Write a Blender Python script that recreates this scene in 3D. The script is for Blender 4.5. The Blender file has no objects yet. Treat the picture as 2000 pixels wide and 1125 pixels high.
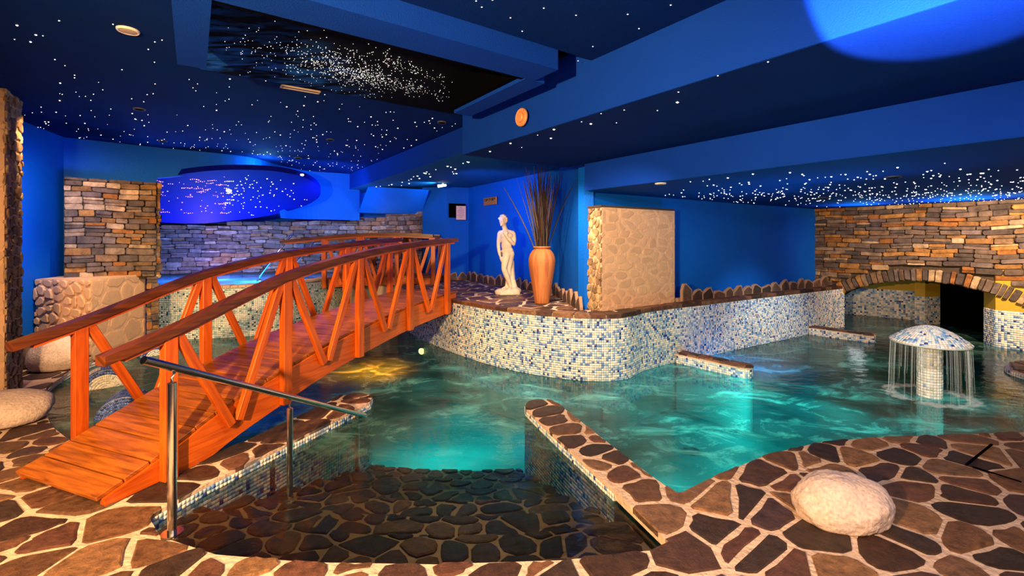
import bpy, bmesh, math, random
import numpy as np
from mathutils import Vector as V, Matrix, noise as mnoise
from mathutils.geometry import delaunay_2d_cdt as cdt

SC = bpy.context.scene
COL = SC.collection
R = random.Random(7)
F, CU, HV, CZ = 888.9, 1000.0, 467.0, 1.6


# ------------------------------------------------------------------ camera, world, lights, exposure
def W(u, v, z):
    """world point at height z seen at pixel (u, v)"""
    y = (CZ - z) * F / (v - HV)
    return V(((u - CU) / F * y, y, z))


def D(u, v, y):
    """world point at depth y seen at pixel (u, v)"""
    return V(((u - CU) / F * y, y, CZ - (v - HV) / F * y))


CA, SA = math.cos(math.radians(35.0)), math.sin(math.radians(35.0))


def AB(a, b, z=0.0):
    """room axes: a runs along the long beams' cross direction, b along the beams"""
    return V((CA * a - SA * b, SA * a + CA * b, z))


cam_d = bpy.data.cameras.new('camera')
cam_d.lens, cam_d.sensor_width = 16.0, 36.0
cam_d.shift_y = -95.5 / 2000
cam_d.clip_start = 0.05
cam = bpy.data.objects.new('camera', cam_d)
cam.location = (0, 0, CZ)
cam.rotation_euler = (math.pi / 2, 0, 0)
COL.objects.link(cam)
SC.camera = cam

SC.view_settings.view_transform = 'Standard'
SC.view_settings.look = 'None'
SC.view_settings.exposure = 0.0
SC.view_settings.gamma = 1.0
SC.view_settings.use_curve_mapping = False
try:
    SC.cycles.max_bounces = 8
    SC.cycles.diffuse_bounces = 3
    SC.cycles.glossy_bounces = 3
    SC.cycles.transparent_max_bounces = 12
    SC.cycles.caustics_reflective = False
    SC.cycles.caustics_refractive = False
    SC.cycles.sample_clamp_indirect = 6.0
    SC.cycles.use_denoising = True
except Exception:
    pass

wd = bpy.data.worlds.new('world')
SC.world = wd
wd.use_nodes = True
wd.node_tree.nodes['Background'].inputs[0].default_value = (0.30, 0.50, 1.0, 1)
wd.node_tree.nodes['Background'].inputs[1].default_value = 0.04


def light(name, kind, loc, energy, color, target=None, size=0.05, spot=60, blend=0.5, shape=None, size_y=None):
    d = bpy.data.lights.new(name, kind)
    d.energy, d.color = energy, color
    if kind == 'AREA':
        d.size = size
        if size_y:
            d.shape = 'RECTANGLE'
            d.size_y = size_y
    else:
        d.shadow_soft_size = size
    if kind == 'SPOT':
        d.spot_size, d.spot_blend = math.radians(spot), blend
    o = bpy.data.objects.new(name, d)
    o.location = loc
    if target is not None:
        o.rotation_euler = (V(target) - V(loc)).to_track_quat('-Z', 'Y').to_euler()
    COL.objects.link(o)
    return o


WARM, WARMW, BLUE, CYAN, TEAL = (1, .56, .24), (1, .76, .50), (.12, .30, 1), (.15, .62, 1), (.03, .86, .80)
# flood lamps of the room beside and behind the camera
light('flood_lamp', 'SPOT', (-1.7, -.6, 1.95), 2000, WARM, (-.4, 6.2, .6), .06, 105, .6)
light('flood_lamp', 'SPOT', (1.6, .2, 2.4), 330, (1, .76, .62), (2.0, 3.2, .0), .10, 120, .7)
light('flood_lamp', 'SPOT', (-3.0, 1.2, 2.6), 380, WARM, (-3.8, 4.6, .1), .08, 100, .7)
# warm spots from above, some added without a fixture
light('warm_spot', 'SPOT', AB(8.5, .7, 2.12), 640, (1, .64, .34), AB(10.2, 1.3, 1.25), .05, 115, .9)
light('warm_spot', 'SPOT', AB(8.4, 2.4, 2.12), 45, WARMW, AB(10.2, 3.1, 1.3), .05, 110, .9)
light('warm_spot', 'SPOT', AB(7.2, 1.7, 2.15), 300, (1, .95, .84), AB(7.7, 3.6, -.35), .05, 66, 1.0)
light('warm_spot', 'SPOT', (3.6, 3.3, 2.15), 150, (1, .95, .88), (4.5, 4.95, .10), .04, 34, .4)
light('warm_spot', 'SPOT', (.7, 3.4, 2.45), 230, (1, .74, .52), (1.3, 5.7, .85), .05, 72, .6)
light('warm_spot', 'SPOT', (.35, 5.25, 2.48), 230, (1, .74, .48), (.45, 6.1, .7), .05, 120, .8)
light('warm_spot', 'SPOT', (-1.1, 2.9, 2.85), 130, WARMW, (.45, 3.4, -.3), .05, 58, .8)  # added to brighten the right divider's inner tiles
light('warm_spot', 'SPOT', (.1, 2.5, 2.85), 190, WARMW, (-1.25, 3.4, -.3), .05, 64, .8)  # added to brighten the steps and the left divider's inner tiles
light('warm_spot', 'SPOT', (-2.0, 4.8, 3.0), 260, WARM, (-1.4, 5.2, .6), .05, 75, .7)  # added warm light onto the bridge deck
light('warm_spot', 'SPOT', (-5.0, 4.8, 3.0), 260, WARM, (-5.75, 6.5, 1.3), .05, 90, .7)
light('warm_spot', 'SPOT', (-1.2, 4.9, 2.95), 120, WARM, (-.3, 7.3, .7), .05, 70, .6)
# blue and cyan lights that wash walls and ceilings
light('blue_wash', 'SPOT', AB(9.5, 1.7, 1.80), 130, (.06, .45, 1), AB(9.4, 1.7, 2.2), .1, 150, .8)
light('blue_wash', 'SPOT', AB(9.5, 3.0, 1.85), 60, (.06, .45, 1), AB(9.4, 3.0, 2.2), .1, 150, .8)
light('blue_wash', 'SPOT', AB(5.6, 2.6, 1.1), 30, (.04, .5, 1), AB(5.4, 2.9, 2.2), .15, 120, .95)  # added uplight brightening the low ceiling, no fixture over the pool
light('blue_wash', 'SPOT', AB(6.3, 2.2, 2.1), 8, (.06, .42, 1), AB(6.6, 4.1, 1.5), .1, 120, .9)
light('blue_wash', 'SPOT', AB(5.6, 1.9, 1.3), 40, (.06, .45, 1), AB(3.97, 1.6, 2.3), .15, 130, .95)
light('blue_wash', 'POINT', (-4.5, 8.35, 2.90), 20, CYAN, size=.06)
light('blue_wash', 'SPOT', (-3.1, 8.6, 2.3), 150, (.08, .34, 1), (-4.2, 9.7, 2.7), .10, 130, .9)
light('blue_wash', 'SPOT', (-1.5, 9.2, 2.66), 60, CYAN, (-3.0, 9.9, 2.72), .04, 100, .9)
light('blue_wash', 'SPOT', (-.9, 7.0, 2.2), 130, (.08, .28, 1), (-.1, 8.9, 2.0), .15, 105, .9)
light('blue_wash', 'SPOT', (-4.9, 5.3, 2.0), 120, (.06, .36, 1), (-6.5, 5.9, 1.9), .15, 95, .9)
light('blue_wash', 'SPOT', (-.5, 1.2, 1.4), 26, (.08, .25, 1), AB(2.4, 2.0, 2.75), .2, 120, .9)
light('white_wash', 'SPOT', (1.05, 1.3, 1.9), 900, (.55, .62, 1), (1.68, 1.80, 2.66), .02, 44, .15)
light('white_wash', 'POINT', (3.4, 1.4, 1.9), 7, (.8, .75, .9), size=.2)
light('purple_wash', 'POINT', (-6.7, 9.9, 1.08), 46, (.66, .34, 1), size=.2)
light('amber_wash', 'POINT', (-3.2, 10.2, 1.7), 8, WARM, size=.1)
light('tub_lamp', 'POINT', (-6.2, 9.2, .40), 330, (.10, .50, 1), size=.1)
light('tub_lamp', 'POINT', (-5.0, 8.7, .40), 300, (.10, .50, 1), size=.1)
light('warm_spot', 'SPOT', (-3.6, 5.4, 3.0), 330, WARMW, (-5.6, 6.5, .5), .05, 50, .7)  # added to brighten the plinth's right face
light('warm_spot', 'SPOT', (-3.3, 6.2, 3.0), 240, (1, .9, .7), (-4.3, 7.9, .4), .05, 60, .7)  # added to brighten the hot tub's mosaic front
# lights under water, some added without a fixture
light('pool_light', 'SPOT', (-1.66, 5.80, -.55), 480, (1, .15, .004), (-1.75, 5.8, 0), .05, 120, .8)  # added uplight making the wall lamp's orange glow, no fixture here
light('pool_light', 'SPOT', (3.1, 6.1, -.62), 110, (.03, .33, 1), (3.1, 6.05, 0), .12, 140, .8)
for px, py, pe in ((-.95, 5.0, 34), (-.35, 5.1, 38), (.15, 5.2, 34), (-.6, 4.75, 22), (-.7, 5.8, 30)):
    light('pool_light', 'SPOT', (px, py, -.11), pe, TEAL, (px, py + .25, -.7), .1, 150, .9)  # added unseen spots facing down, brighten the pool bottom beyond the steps
for px, py, pe, pc_ in ((1.5, 4.2, 22, TEAL), (2.3, 4.5, 30, TEAL), (3.2, 4.4, 27, TEAL), (2.6, 5.2, 25, TEAL),
                        (-3.6, 5.6, 6, TEAL), (4.6, 4.5, 9, TEAL)):
    light('pool_light', 'POINT', (px, py, -.42), pe, pc_, size=.15)
light('grotto_lamp', 'POINT', (7.0, 9.35, .75), 5, (.85, .9, .9), size=.2)


# ------------------------------------------------------------------ materials
def mat(name, col=(.5, .5, .5), rough=.6, metal=0.0, bump=0.0, bscale=20.0, var=0.0, vscale=6.0, emit=None, estr=0.0, spec=.5):
    m = bpy.data.materials.new(name)
    m.use_nodes = True
    nt = m.node_tree
    b = nt.nodes['Principled BSDF']
    b.inputs['Base Color'].default_value = (*col, 1)
    b.inputs['Roughness'].default_value = rough
    b.inputs['Metallic'].default_value = metal
    b.inputs['Specular IOR Level'].default_value = spec
    tc = nt.nodes.new('ShaderNodeTexCoord')
    if var > 0:
        n = nt.nodes.new('ShaderNodeTexNoise')
        n.inputs['Scale'].default_value = vscale
        n.inputs['Detail'].default_value = 6
        nt.links.new(tc.outputs['Object'], n.inputs['Vector'])
        mx = nt.nodes.new('ShaderNodeMix')
        mx.data_type = 'RGBA'
        mx.inputs[6].default_value = (*[c * (1 - var) for c in col], 1)
        mx.inputs[7].default_value = (*[min(1, c * (1 + var)) for c in col], 1)
        nt.links.new(n.outputs['Fac'], mx.inputs[0])
        nt.links.new(mx.outputs[2], b.inputs['Base Color'])
    if bump > 0:
        n2 = nt.nodes.new('ShaderNodeTexNoise')
        n2.inputs['Scale'].default_value = bscale
        n2.inputs['Detail'].default_value = 8
        nt.links.new(tc.outputs['Object'], n2.inputs['Vector'])
        bp = nt.nodes.new('ShaderNodeBump')
        bp.inputs['Strength'].default_value = bump
        bp.inputs['Distance'].default_value = .03
        nt.links.new(n2.outputs['Fac'], bp.inputs['Height'])
        nt.links.new(bp.outputs[0], b.inputs['Normal'])
    if emit:
        b.inputs['Emission Color'].default_value = (*emit, 1)
        b.inputs['Emission Strength'].default_value = estr
    return m


def stone_mat(name, cols, rough=.7, bump=.5, bscale=9.0, spec=.4, lo=.30, hi=1.75):
    """every stone object takes its own colour of the ramp, with grain on top"""
    m = mat(name, cols[0], rough, spec=spec)
    nt = m.node_tree
    b = nt.nodes['Principled BSDF']
    oi = nt.nodes.new('ShaderNodeObjectInfo')
    cr = nt.nodes.new('ShaderNodeValToRGB')
    cr.color_ramp.interpolation = 'CONSTANT'
    el = cr.color_ramp.elements
    while len(el) < len(cols):
        el.new(.5)
    for i, c in enumerate(cols):
        el[i].position = i / len(cols)
        el[i].color = (*c, 1)
    nt.links.new(oi.outputs['Random'], cr.inputs[0])
    geo = nt.nodes.new('ShaderNodeNewGeometry')
    n = nt.nodes.new('ShaderNodeTexNoise')
    n.inputs['Scale'].default_value = bscale
    n.inputs['Detail'].default_value = 8
    n.inputs['Roughness'].default_value = .75
    nt.links.new(geo.outputs['Position'], n.inputs['Vector'])
    mr = nt.nodes.new('ShaderNodeMapRange')
    mr.inputs['From Min'].default_value = .3
    mr.inputs['From Max'].default_value = .7
    mr.inputs['To Min'].default_value = lo
    mr.inputs['To Max'].default_value = hi
    nt.links.new(n.outputs['Fac'], mr.inputs['Value'])
    mul = nt.nodes.new('ShaderNodeMix')
    mul.data_type = 'RGBA'
    mul.blend_type = 'MULTIPLY'
    mul.inputs[0].default_value = 1
    nt.links.new(cr.outputs[0], mul.inputs[6])
    nt.links.new(mr.outputs[0], mul.inputs[7])
    nt.links.new(mul.outputs[2], b.inputs['Base Color'])
    bp = nt.nodes.new('ShaderNodeBump')
    bp.inputs['Strength'].default_value = bump
    bp.inputs['Distance'].default_value = .02
    nt.links.new(n.outputs['Fac'], bp.inputs['Height'])
    nt.links.new(bp.outputs[0], b.inputs['Normal'])
    return m


def wood_mat(name, c1, c2, scale=(3, 40, 40), rough=.42):
    m = mat(name, c1, rough)
    nt = m.node_tree
    b = nt.nodes['Principled BSDF']
    tc = nt.nodes.new('ShaderNodeTexCoord')
    oi = nt.nodes.new('ShaderNodeObjectInfo')
    add = nt.nodes.new('ShaderNodeVectorMath')
    add.operation = 'ADD'
    nt.links.new(tc.outputs['UV'], add.inputs[0])
    nt.links.new(oi.outputs['Random'], add.inputs[1])
    mp = nt.nodes.new('ShaderNodeMapping')
    mp.inputs['Scale'].default_value = scale
    nt.links.new(add.outputs[0], mp.inputs[0])
    n = nt.nodes.new('ShaderNodeTexNoise')
    n.inputs['Scale'].default_value = 1
    n.inputs['Detail'].default_value = 6
    n.inputs['Distortion'].default_value = .6
    nt.links.new(mp.outputs[0], n.inputs['Vector'])
    cr = nt.nodes.new('ShaderNodeValToRGB')
    cr.color_ramp.elements[0].position = .32
    cr.color_ramp.elements[1].position = .68
    cr.color_ramp.elements[0].color = (*c2, 1)
    cr.color_ramp.elements[1].color = (*c1, 1)
    nt.links.new(n.outputs['Fac'], cr.inputs[0])
    hs = nt.nodes.new('ShaderNodeHueSaturation')
    mr = nt.nodes.new('ShaderNodeMapRange')
    mr.inputs['To Min'].default_value = .75
    mr.inputs['To Max'].default_value = 1.2
    nt.links.new(oi.outputs['Random'], mr.inputs['Value'])
    nt.links.new(mr.outputs[0], hs.inputs['Value'])
    nt.links.new(cr.outputs[0], hs.inputs['Color'])
    nt.links.new(hs.outputs[0], b.inputs['Base Color'])
    bp = nt.nodes.new('ShaderNodeBump')
    bp.inputs['Strength'].default_value = .15
    bp.inputs['Distance'].default_value = .005
    nt.links.new(n.outputs['Fac'], bp.inputs['Height'])
    nt.links.new(bp.outputs[0], b.inputs['Normal'])
    return m


def tile_mat(name, rough=.18):
    m = mat(name, (.6, .6, .6), rough)
    nt = m.node_tree
    at = nt.nodes.new('ShaderNodeAttribute')
    at.attribute_name = 'tile_colour'
    nt.links.new(at.outputs['Color'], nt.nodes['Principled BSDF'].inputs['Base Color'])
    return m


M = {}
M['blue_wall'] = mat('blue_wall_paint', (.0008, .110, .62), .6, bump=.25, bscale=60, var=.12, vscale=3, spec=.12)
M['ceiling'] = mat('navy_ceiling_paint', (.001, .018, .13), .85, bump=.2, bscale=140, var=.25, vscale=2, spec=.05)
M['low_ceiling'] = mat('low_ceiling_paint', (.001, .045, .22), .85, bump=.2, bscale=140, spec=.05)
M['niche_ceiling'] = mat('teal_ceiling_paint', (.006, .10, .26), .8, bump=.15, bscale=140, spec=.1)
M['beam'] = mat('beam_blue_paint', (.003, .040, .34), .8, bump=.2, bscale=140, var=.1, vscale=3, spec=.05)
M['oval'] = mat('oval_blue_paint', (.001, .004, .24), .6, spec=.1)
M['grout'] = mat('cream_mortar', (.64, .48, .37), .85, bump=.6, bscale=30, var=.25, vscale=8)
M['dark_mortar'] = mat('dark_mortar', (.05, .035, .025), .9, bump=.5, bscale=30)
M['wet_mortar'] = mat('wet_mortar', (.20, .13, .06), .5)
M['tile_grout'] = mat('tile_grout', (.72, .68, .62), .7)
M['tiles'] = tile_mat('mosaic_tiles')
M['paving'] = stone_mat('slate_paving', [(.050, .022, .014), (.115, .055, .028), (.030, .016, .012), (.16, .075, .035), (.070, .032, .022), (.24, .125, .06), (.040, .022, .016), (.10, .040, .026), (.19, .10, .055), (.060, .030, .030), (.135, .058, .034)], .42, bump=1.0, bscale=15, lo=.25, hi=1.9)
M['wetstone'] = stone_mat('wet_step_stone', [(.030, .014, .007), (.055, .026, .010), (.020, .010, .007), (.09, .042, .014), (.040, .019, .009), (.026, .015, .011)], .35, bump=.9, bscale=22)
M['drystone'] = stone_mat('dry_stone', [(.085, .062, .052), (.20, .105, .035), (.12, .085, .065), (.055, .042, .038), (.30, .15, .04), (.36, .26, .16), (.10, .07, .05), (.24, .095, .022), (.075, .058, .055), (.16, .10, .055), (.11, .085, .08), (.21, .15, .10)], .75, bump=.9)
M['greystone'] = stone_mat('alcove_stone', [(.16, .13, .12), (.22, .16, .12), (.12, .10, .10), (.30, .26, .24), (.26, .15, .09), (.18, .15, .15), (.10, .08, .08)], .75, bump=.8)
M['plaster_stone'] = stone_mat('mortar_set_stone', [(.57, .365, .225), (.61, .39, .24), (.53, .34, .21), (.60, .385, .235)], .85, bump=.25, lo=.88, hi=1.1)
M['plaster'] = mat('cream_wall_mortar', (.64, .41, .25), .9, bump=.5, bscale=18, var=.15, vscale=5)
M['edging_mortar'] = mat('edging_mortar', (.34, .21, .14), .9, bump=.4, bscale=30)
M['pillar_stone'] = stone_mat('pillar_stone', [(.32, .21, .10), (.24, .15, .08), (.40, .28, .14), (.18, .11, .06), (.30, .22, .13)], .85)
M['edging'] = stone_mat('dark_edging_stone', [(.05, .03, .022), (.08, .045, .03), (.035, .022, .018), (.10, .06, .04)], .7)
M['boulder'] = mat('granite', (.62, .50, .46), .85, bump=.35, bscale=40, var=.6, vscale=60)
M['wood'] = wood_mat('orange_stained_wood', (.62, .125, .008), (.40, .060, .004), rough=.38)
M['deckwood'] = wood_mat('deck_wood', (.44, .130, .014), (.16, .040, .005), rough=.36)
M['railwood'] = wood_mat('dark_rail_wood', (.20, .050, .010), (.05, .013, .004), rough=.35)
M['steel'] = mat('polished_steel', (.62, .60, .58), .16, 1.0)
M['statue'] = mat('white_plaster', (.64, .55, .45), .65, bump=.25, bscale=25, var=.1)
M['vase'] = wood_mat('streaked_terracotta', (.46, .17, .050), (.26, .075, .020), (26, 2.2, 1), .7)
M['reed'] = stone_mat('dry_reed', [(.008, .004, .003), (.016, .007, .003), (.005, .003, .003), (.035, .015, .006)], .4)
M['white'] = mat('white_plastic', (.75, .72, .68), .4)
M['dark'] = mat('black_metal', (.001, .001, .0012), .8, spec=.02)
M['paper'] = mat('notice_paper', (.75, .55, .50), .7)
M['ink'] = mat('notice_ink', (.25, .12, .22), .7)
M['signwood'] = mat('sign_wood', (.42, .17, .03), .5, var=.2)
M['star'] = mat('star_light', (1, .9, .8), .5, emit=(1, .80, .60), estr=5)
M['pinkstar'] = mat('pink_star_light', (1, .6, .6), .5, emit=(1, .26, .42), estr=3.2)
M['whitestar'] = mat('white_star_light', (1, 1, 1), .5, emit=(1, .92, .84), estr=4)
M['lamp_glow'] = mat('lamp_glow', (1, 1, 1), .5, emit=(1, .9, .7), estr=6)
M['warm_glow'] = mat('underwater_lamp_glow', (1, .8, .4), .5, emit=(1, .55, .16), estr=22)
M['beige'] = mat('beige_grille', (.40, .33, .24), .6)
M['navy_fitting'] = mat('navy_fitting', (.05, .06, .10), .5)
M['yellow'] = mat('ochre_paint', (.45, .30, .02), .7)
M['pool_floor'] = mat('pool_floor_tile', (.06, .42, .40), 1.0, var=.3, vscale=2.0, spec=0)
M['orange_metal'] = mat('copper_grille', (.62, .28, .10), .45)


def galaxy_mat():
    m = mat('galaxy_print', (0, 0, 0), .9, spec=.05)
    nt = m.node_tree
    b = nt.nodes['Principled BSDF']
    geo = nt.nodes.new('ShaderNodeNewGeometry')
    mp = nt.nodes.new('ShaderNodeMapping')
    mp.inputs['Rotation'].default_value = (0, 0, math.radians(-35))
    mp.inputs['Scale'].default_value = (1.6, 5.0, 1)
    nt.links.new(geo.outputs['Position'], mp.inputs[0])
    n = nt.nodes.new('ShaderNodeTexNoise')
    n.inputs['Scale'].default_value = 1.6
    n.inputs['Detail'].default_value = 7
    n.inputs['Distortion'].default_value = 1.2
    nt.links.new(mp.outputs[0], n.inputs['Vector'])
    cr = nt.nodes.new('ShaderNodeValToRGB')
    e = cr.color_ramp.elements
    e[0].position, e[0].color = .44, (.0006, .0012, .004, 1)
    e[1].position, e[1].color = .70, (.012, .16, .80, 1)
    nt.links.new(n.outputs['Fac'], cr.inputs[0])
    # the print is bluest towards its left end
    sep = nt.nodes.new('ShaderNodeSeparateXYZ')
    nt.links.new(geo.outputs['Position'], sep.inputs[0])
    mr = nt.nodes.new('ShaderNodeMapRange')
    mr.inputs['From Min'].default_value = -1.3
    mr.inputs['From Max'].default_value = -2.3
    nt.links.new(sep.outputs['X'], mr.inputs['Value'])
    mx = nt.nodes.new('ShaderNodeMix')
    mx.data_type = 'RGBA'
    mx.inputs[6].default_value = (.0006, .0012, .003, 1)
    nt.links.new(mr.outputs[0], mx.inputs[0])
    nt.links.new(cr.outputs[0], mx.inputs[7])
    nt.links.new(mx.outputs[2], b.inputs['Base Color'])
    return m


M['galaxy'] = galaxy_mat()


def water_mat(name, body, foam, milk, tint, foam_amt=.5, bump=.25, use_depth=True):
    m = bpy.data.materials.new(name)
    m.use_nodes = True
    nt = m.node_tree
    nt.nodes.clear()
    N, L = nt.nodes.new, nt.links.new
    out = N('ShaderNodeOutputMaterial')
    geo = N('ShaderNodeNewGeometry')
    mp = N('ShaderNodeMapping')
    mp.inputs['Rotation'].default_value = (0, 0, math.radians(-20))
    mp.inputs['Scale'].default_value = (1.0, 1.5, 1)
    L(geo.outputs['Position'], mp.inputs[0])
    nz = N('ShaderNodeTexNoise')
    nz.inputs['Scale'].default_value = 1.9
    nz.inputs['Detail'].default_value = 7
    nz.inputs['Roughness'].default_value = .68
    nz.inputs['Distortion'].default_value = 1.0
    L(mp.outputs[0], nz.inputs['Vector'])
    fm = N('ShaderNodeMapRange')
    fm.inputs['From Min'].default_value = .50
    fm.inputs['From Max'].default_value = .74
    fm.inputs['To Max'].default_value = foam_amt
    L(nz.outputs['Fac'], fm.inputs['Value'])
    # wave relief
    n2 = N('ShaderNodeTexNoise')
    n2.inputs['Scale'].default_value = 5
    n2.inputs['Detail'].default_value = 4
    L(mp.outputs[0], n2.inputs['Vector'])
    bp = N('ShaderNodeBump')
    bp.inputs['Strength'].default_value = bump
    bp.inputs['Distance'].default_value = .05
    L(n2.outputs['Fac'], bp.inputs['Height'])
    colr = N('ShaderNodeMix')
    colr.data_type = 'RGBA'
    colr.inputs[6].default_value = (*body, 1)
    colr.inputs[7].default_value = (*foam, 1)
    L(fm.outputs[0], colr.inputs[0])
    n3 = N('ShaderNodeTexNoise')
    n3.inputs['Scale'].default_value = 1.15
    n3.inputs['Detail'].default_value = 3
    n3.inputs['Distortion'].default_value = .8
    L(mp.outputs[0], n3.inputs['Vector'])
    dk = N('ShaderNodeMapRange')
    dk.inputs['From Min'].default_value = .36
    dk.inputs['From Max'].default_value = .62
    dk.inputs['To Min'].default_value = .28
    dk.inputs['To Max'].default_value = 1.25
    L(n3.outputs['Fac'], dk.inputs['Value'])
    dm = N('ShaderNodeMix')
    dm.data_type = 'RGBA'
    dm.blend_type = 'MULTIPLY'
    dm.inputs[0].default_value = 1
    L(colr.outputs[2], dm.inputs[6])
    L(dk.outputs[0], dm.inputs[7])
    df, tl, tr, gl = N('ShaderNodeBsdfDiffuse'), N('ShaderNodeBsdfTranslucent'), N('ShaderNodeBsdfTransparent'), N('ShaderNodeBsdfGlossy')
    L(dm.outputs[2], df.inputs[0])
    L(dm.outputs[2], tl.inputs[0])
    gl.inputs['Roughness'].default_value = .09
    L(bp.outputs[0], gl.inputs['Normal'])
    L(bp.outputs[0], df.inputs['Normal'])
    m1 = N('ShaderNodeMixShader')
    m1.inputs[0].default_value = .55
    L(df.outputs[0], m1.inputs[1])
    L(tl.outputs[0], m1.inputs[2])
    # the murk grows with the depth of water below: 1 - exp(-k d)
    at = N('ShaderNodeAttribute')
    at.attribute_name = 'depth'
    mul = N('ShaderNodeMath')
    mul.operation = 'MULTIPLY'
    mul.inputs[1].default_value = -milk
    if use_depth:
        L(at.outputs['Fac'], mul.inputs[0])
    else:
        mul.inputs[0].default_value = .8
    ex = N('ShaderNodeMath')
    ex.operation = 'EXPONENT'
    L(mul.outputs[0], ex.inputs[0])
    one = N('ShaderNodeMath')
    one.operation = 'SUBTRACT'
    one.inputs[0].default_value = 1
    L(ex.outputs[0], one.inputs[1])
    tc = N('ShaderNodeMix')
    tc.data_type = 'RGBA'
    tc.inputs[6].default_value = (1, 1, 1, 1)
    tc.inputs[7].default_value = (*tint, 1)
    L(one.outputs[0], tc.inputs[0])
    L(tc.outputs[2], tr.inputs[0])
    m2 = N('ShaderNodeMixShader')
    L(one.outputs[0], m2.inputs[0])
    L(tr.outputs[0], m2.inputs[1])
    L(m1.outputs[0], m2.inputs[2])
    fr = N('ShaderNodeFresnel')
    fr.inputs[0].default_value = 1.33
    L(bp.outputs[0], fr.inputs['Normal'])
    m3 = N('ShaderNodeMixShader')
    L(fr.outputs[0], m3.inputs[0])
    L(m2.outputs[0], m3.inputs[1])
    L(gl.outputs[0], m3.inputs[2])
    L(m3.outputs[0], out.inputs[0])
    return m


M['water'] = water_mat('pool_water', (.034, .115, .112), (.40, .90, .78), 2.2, (.15, .62, .60), .8, .18)
M['tub_water'] = water_mat('hot_tub_water', (.03, .30, .85), (.35, .75, 1), 1.6, (.3, .7, 1), .8, .15, False)


def spray_mat():
    m = bpy.data.materials.new('falling_water')
    m.use_nodes = True
    nt = m.node_tree
    b = nt.nodes['Principled BSDF']
    b.inputs['Base Color'].default_value = (.8, .9, .92, 1)
    b.inputs['Roughness'].default_value = .2
    b.inputs['Alpha'].default_value = .11
    return m


M['spray'] = spray_mat()


# ------------------------------------------------------------------ mesh helpers
def link(o, parent=None):
    COL.objects.link(o)
    if parent is not None:
        o.parent = parent
        o.matrix_parent_inverse = parent.matrix_basis.inverted()
    return o


def mobj(name, verts, faces, m, parent=None, smooth=False):
    me = bpy.data.meshes.new(name)
    me.from_pydata([tuple(v) for v in verts], [], faces)
    me.materials.append(M[m] if isinstance(m, str) else m)
    if smooth:
        me.polygons.foreach_set('use_smooth', [True] * len(me.polygons))
    me.update()
    return link(bpy.data.objects.new(name, me), parent)


def fixn(o):
    bm = bmesh.new()
    bm.from_mesh(o.data)
    bmesh.ops.recalc_face_normals(bm, faces=bm.faces)
    bm.to_mesh(o.data)
    bm.free()
    return o


def tag(o, label, cat, group=None, kind=None):
    o['label'], o['category'] = label, cat
    if group:
        o['group'] = group
    if kind:
        o['kind'] = kind
    return o


def thing(name, loc, label, cat, group=None, kind=None):
    o = bpy.data.objects.new(name, None)
    o.empty_display_size = .1
    o.location = loc
    COL.objects.link(o)
    return tag(o, label, cat, group, kind)


class MB:
    """collects shapes into one mesh"""

    def __init__(self):
        self.v, self.f, self.uv = [], [], []

    def add(self, vs, fs):
        n = len(self.v)
        self.v += [V(p) for p in vs]
        self.f += [[i + n for i in f] for f in fs]

    def box(self, c, ax, ay, az, sx, sy, sz):
        c, ax, ay, az = V(c), V(ax), V(ay), V(az)
        vs = [c + ax * (sx / 2 * i) + ay * (sy / 2 * j) + az * (sz / 2 * k) for k in (-1, 1) for j in (-1, 1) for i in (-1, 1)]
        self.add(vs, [[0, 2, 3, 1], [4, 5, 7, 6], [0, 1, 5, 4], [2, 6, 7, 3], [0, 4, 6, 2], [1, 3, 7, 5]])

    def prism(self, poly, z0, z1):
        n = len(poly)
        vs = [(p[0], p[1], z0) for p in poly] + [(p[0], p[1], z1) for p in poly]
        fs = [list(range(n))[::-1], list(range(n, 2 * n))] + [[i, (i + 1) % n, n + (i + 1) % n, n + i] for i in range(n)]
        self.add(vs, fs)

    def tube(self, pts, r, n=10, cap=True):
        pts = [V(p) for p in pts]
        rs = r if isinstance(r, (list, tuple)) else [r] * len(pts)
        vs, up = [], V((0, 0, 1))
        for i, p in enumerate(pts):
            t = (pts[min(i + 1, len(pts) - 1)] - pts[max(i - 1, 0)]).normalized()
            u = t.cross(up)
            u = V((1, 0, 0)) if u.length < 1e-4 else u.normalized()
            w = u.cross(t)
            for k in range(n):
                a = 2 * math.pi * k / n
                vs.append(p + (u * math.cos(a) + w * math.sin(a)) * rs[i])
        fs = [[i * n + k, i * n + (k + 1) % n, (i + 1) * n + (k + 1) % n, (i + 1) * n + k] for i in range(len(pts) - 1) for k in range(n)]
        if cap:
            fs += [list(range(n))[::-1], list(range((len(pts) - 1) * n, len(pts) * n))]
        self.add(vs, fs)

    def lathe(self, prof, c, n=32):
        c = V(c)
        vs = [c + V((r * math.cos(2 * math.pi * k / n), r * math.sin(2 * math.pi * k / n), z)) for r, z in prof for k in range(n)]
        fs = [[i * n + k, i * n + (k + 1) % n, (i + 1) * n + (k + 1) % n, (i + 1) * n + k] for i in range(len(prof) - 1) for k in range(n)]
        self.add(vs, fs)

    def build(self, name, m, parent=None, bevel=0, smooth=False, segs=1, uv=None):
        me = bpy.data.meshes.new(name)
        me.from_pydata([tuple(v) for v in self.v], [], self.f)
        bm = bmesh.new()
        bm.from_mesh(me)
        bmesh.ops.recalc_face_normals(bm, faces=bm.faces)
        if bevel:
            bmesh.ops.bevel(bm, geom=list(bm.edges), offset=bevel, segments=segs, affect='EDGES', clamp_overlap=True)
        if uv:
            lay = bm.loops.layers.uv.new('uv')
            for f in bm.faces:
                for lp in f.loops:
                    lp[lay].uv = uv(lp.vert.co)
        bm.to_mesh(me)
        bm.free()
        me.materials.append(M[m] if isinstance(m, str) else m)
        if smooth:
            me.polygons.foreach_set('use_smooth', [True] * len(me.polygons))
        return link(bpy.data.objects.new(name, me), parent)


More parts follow.
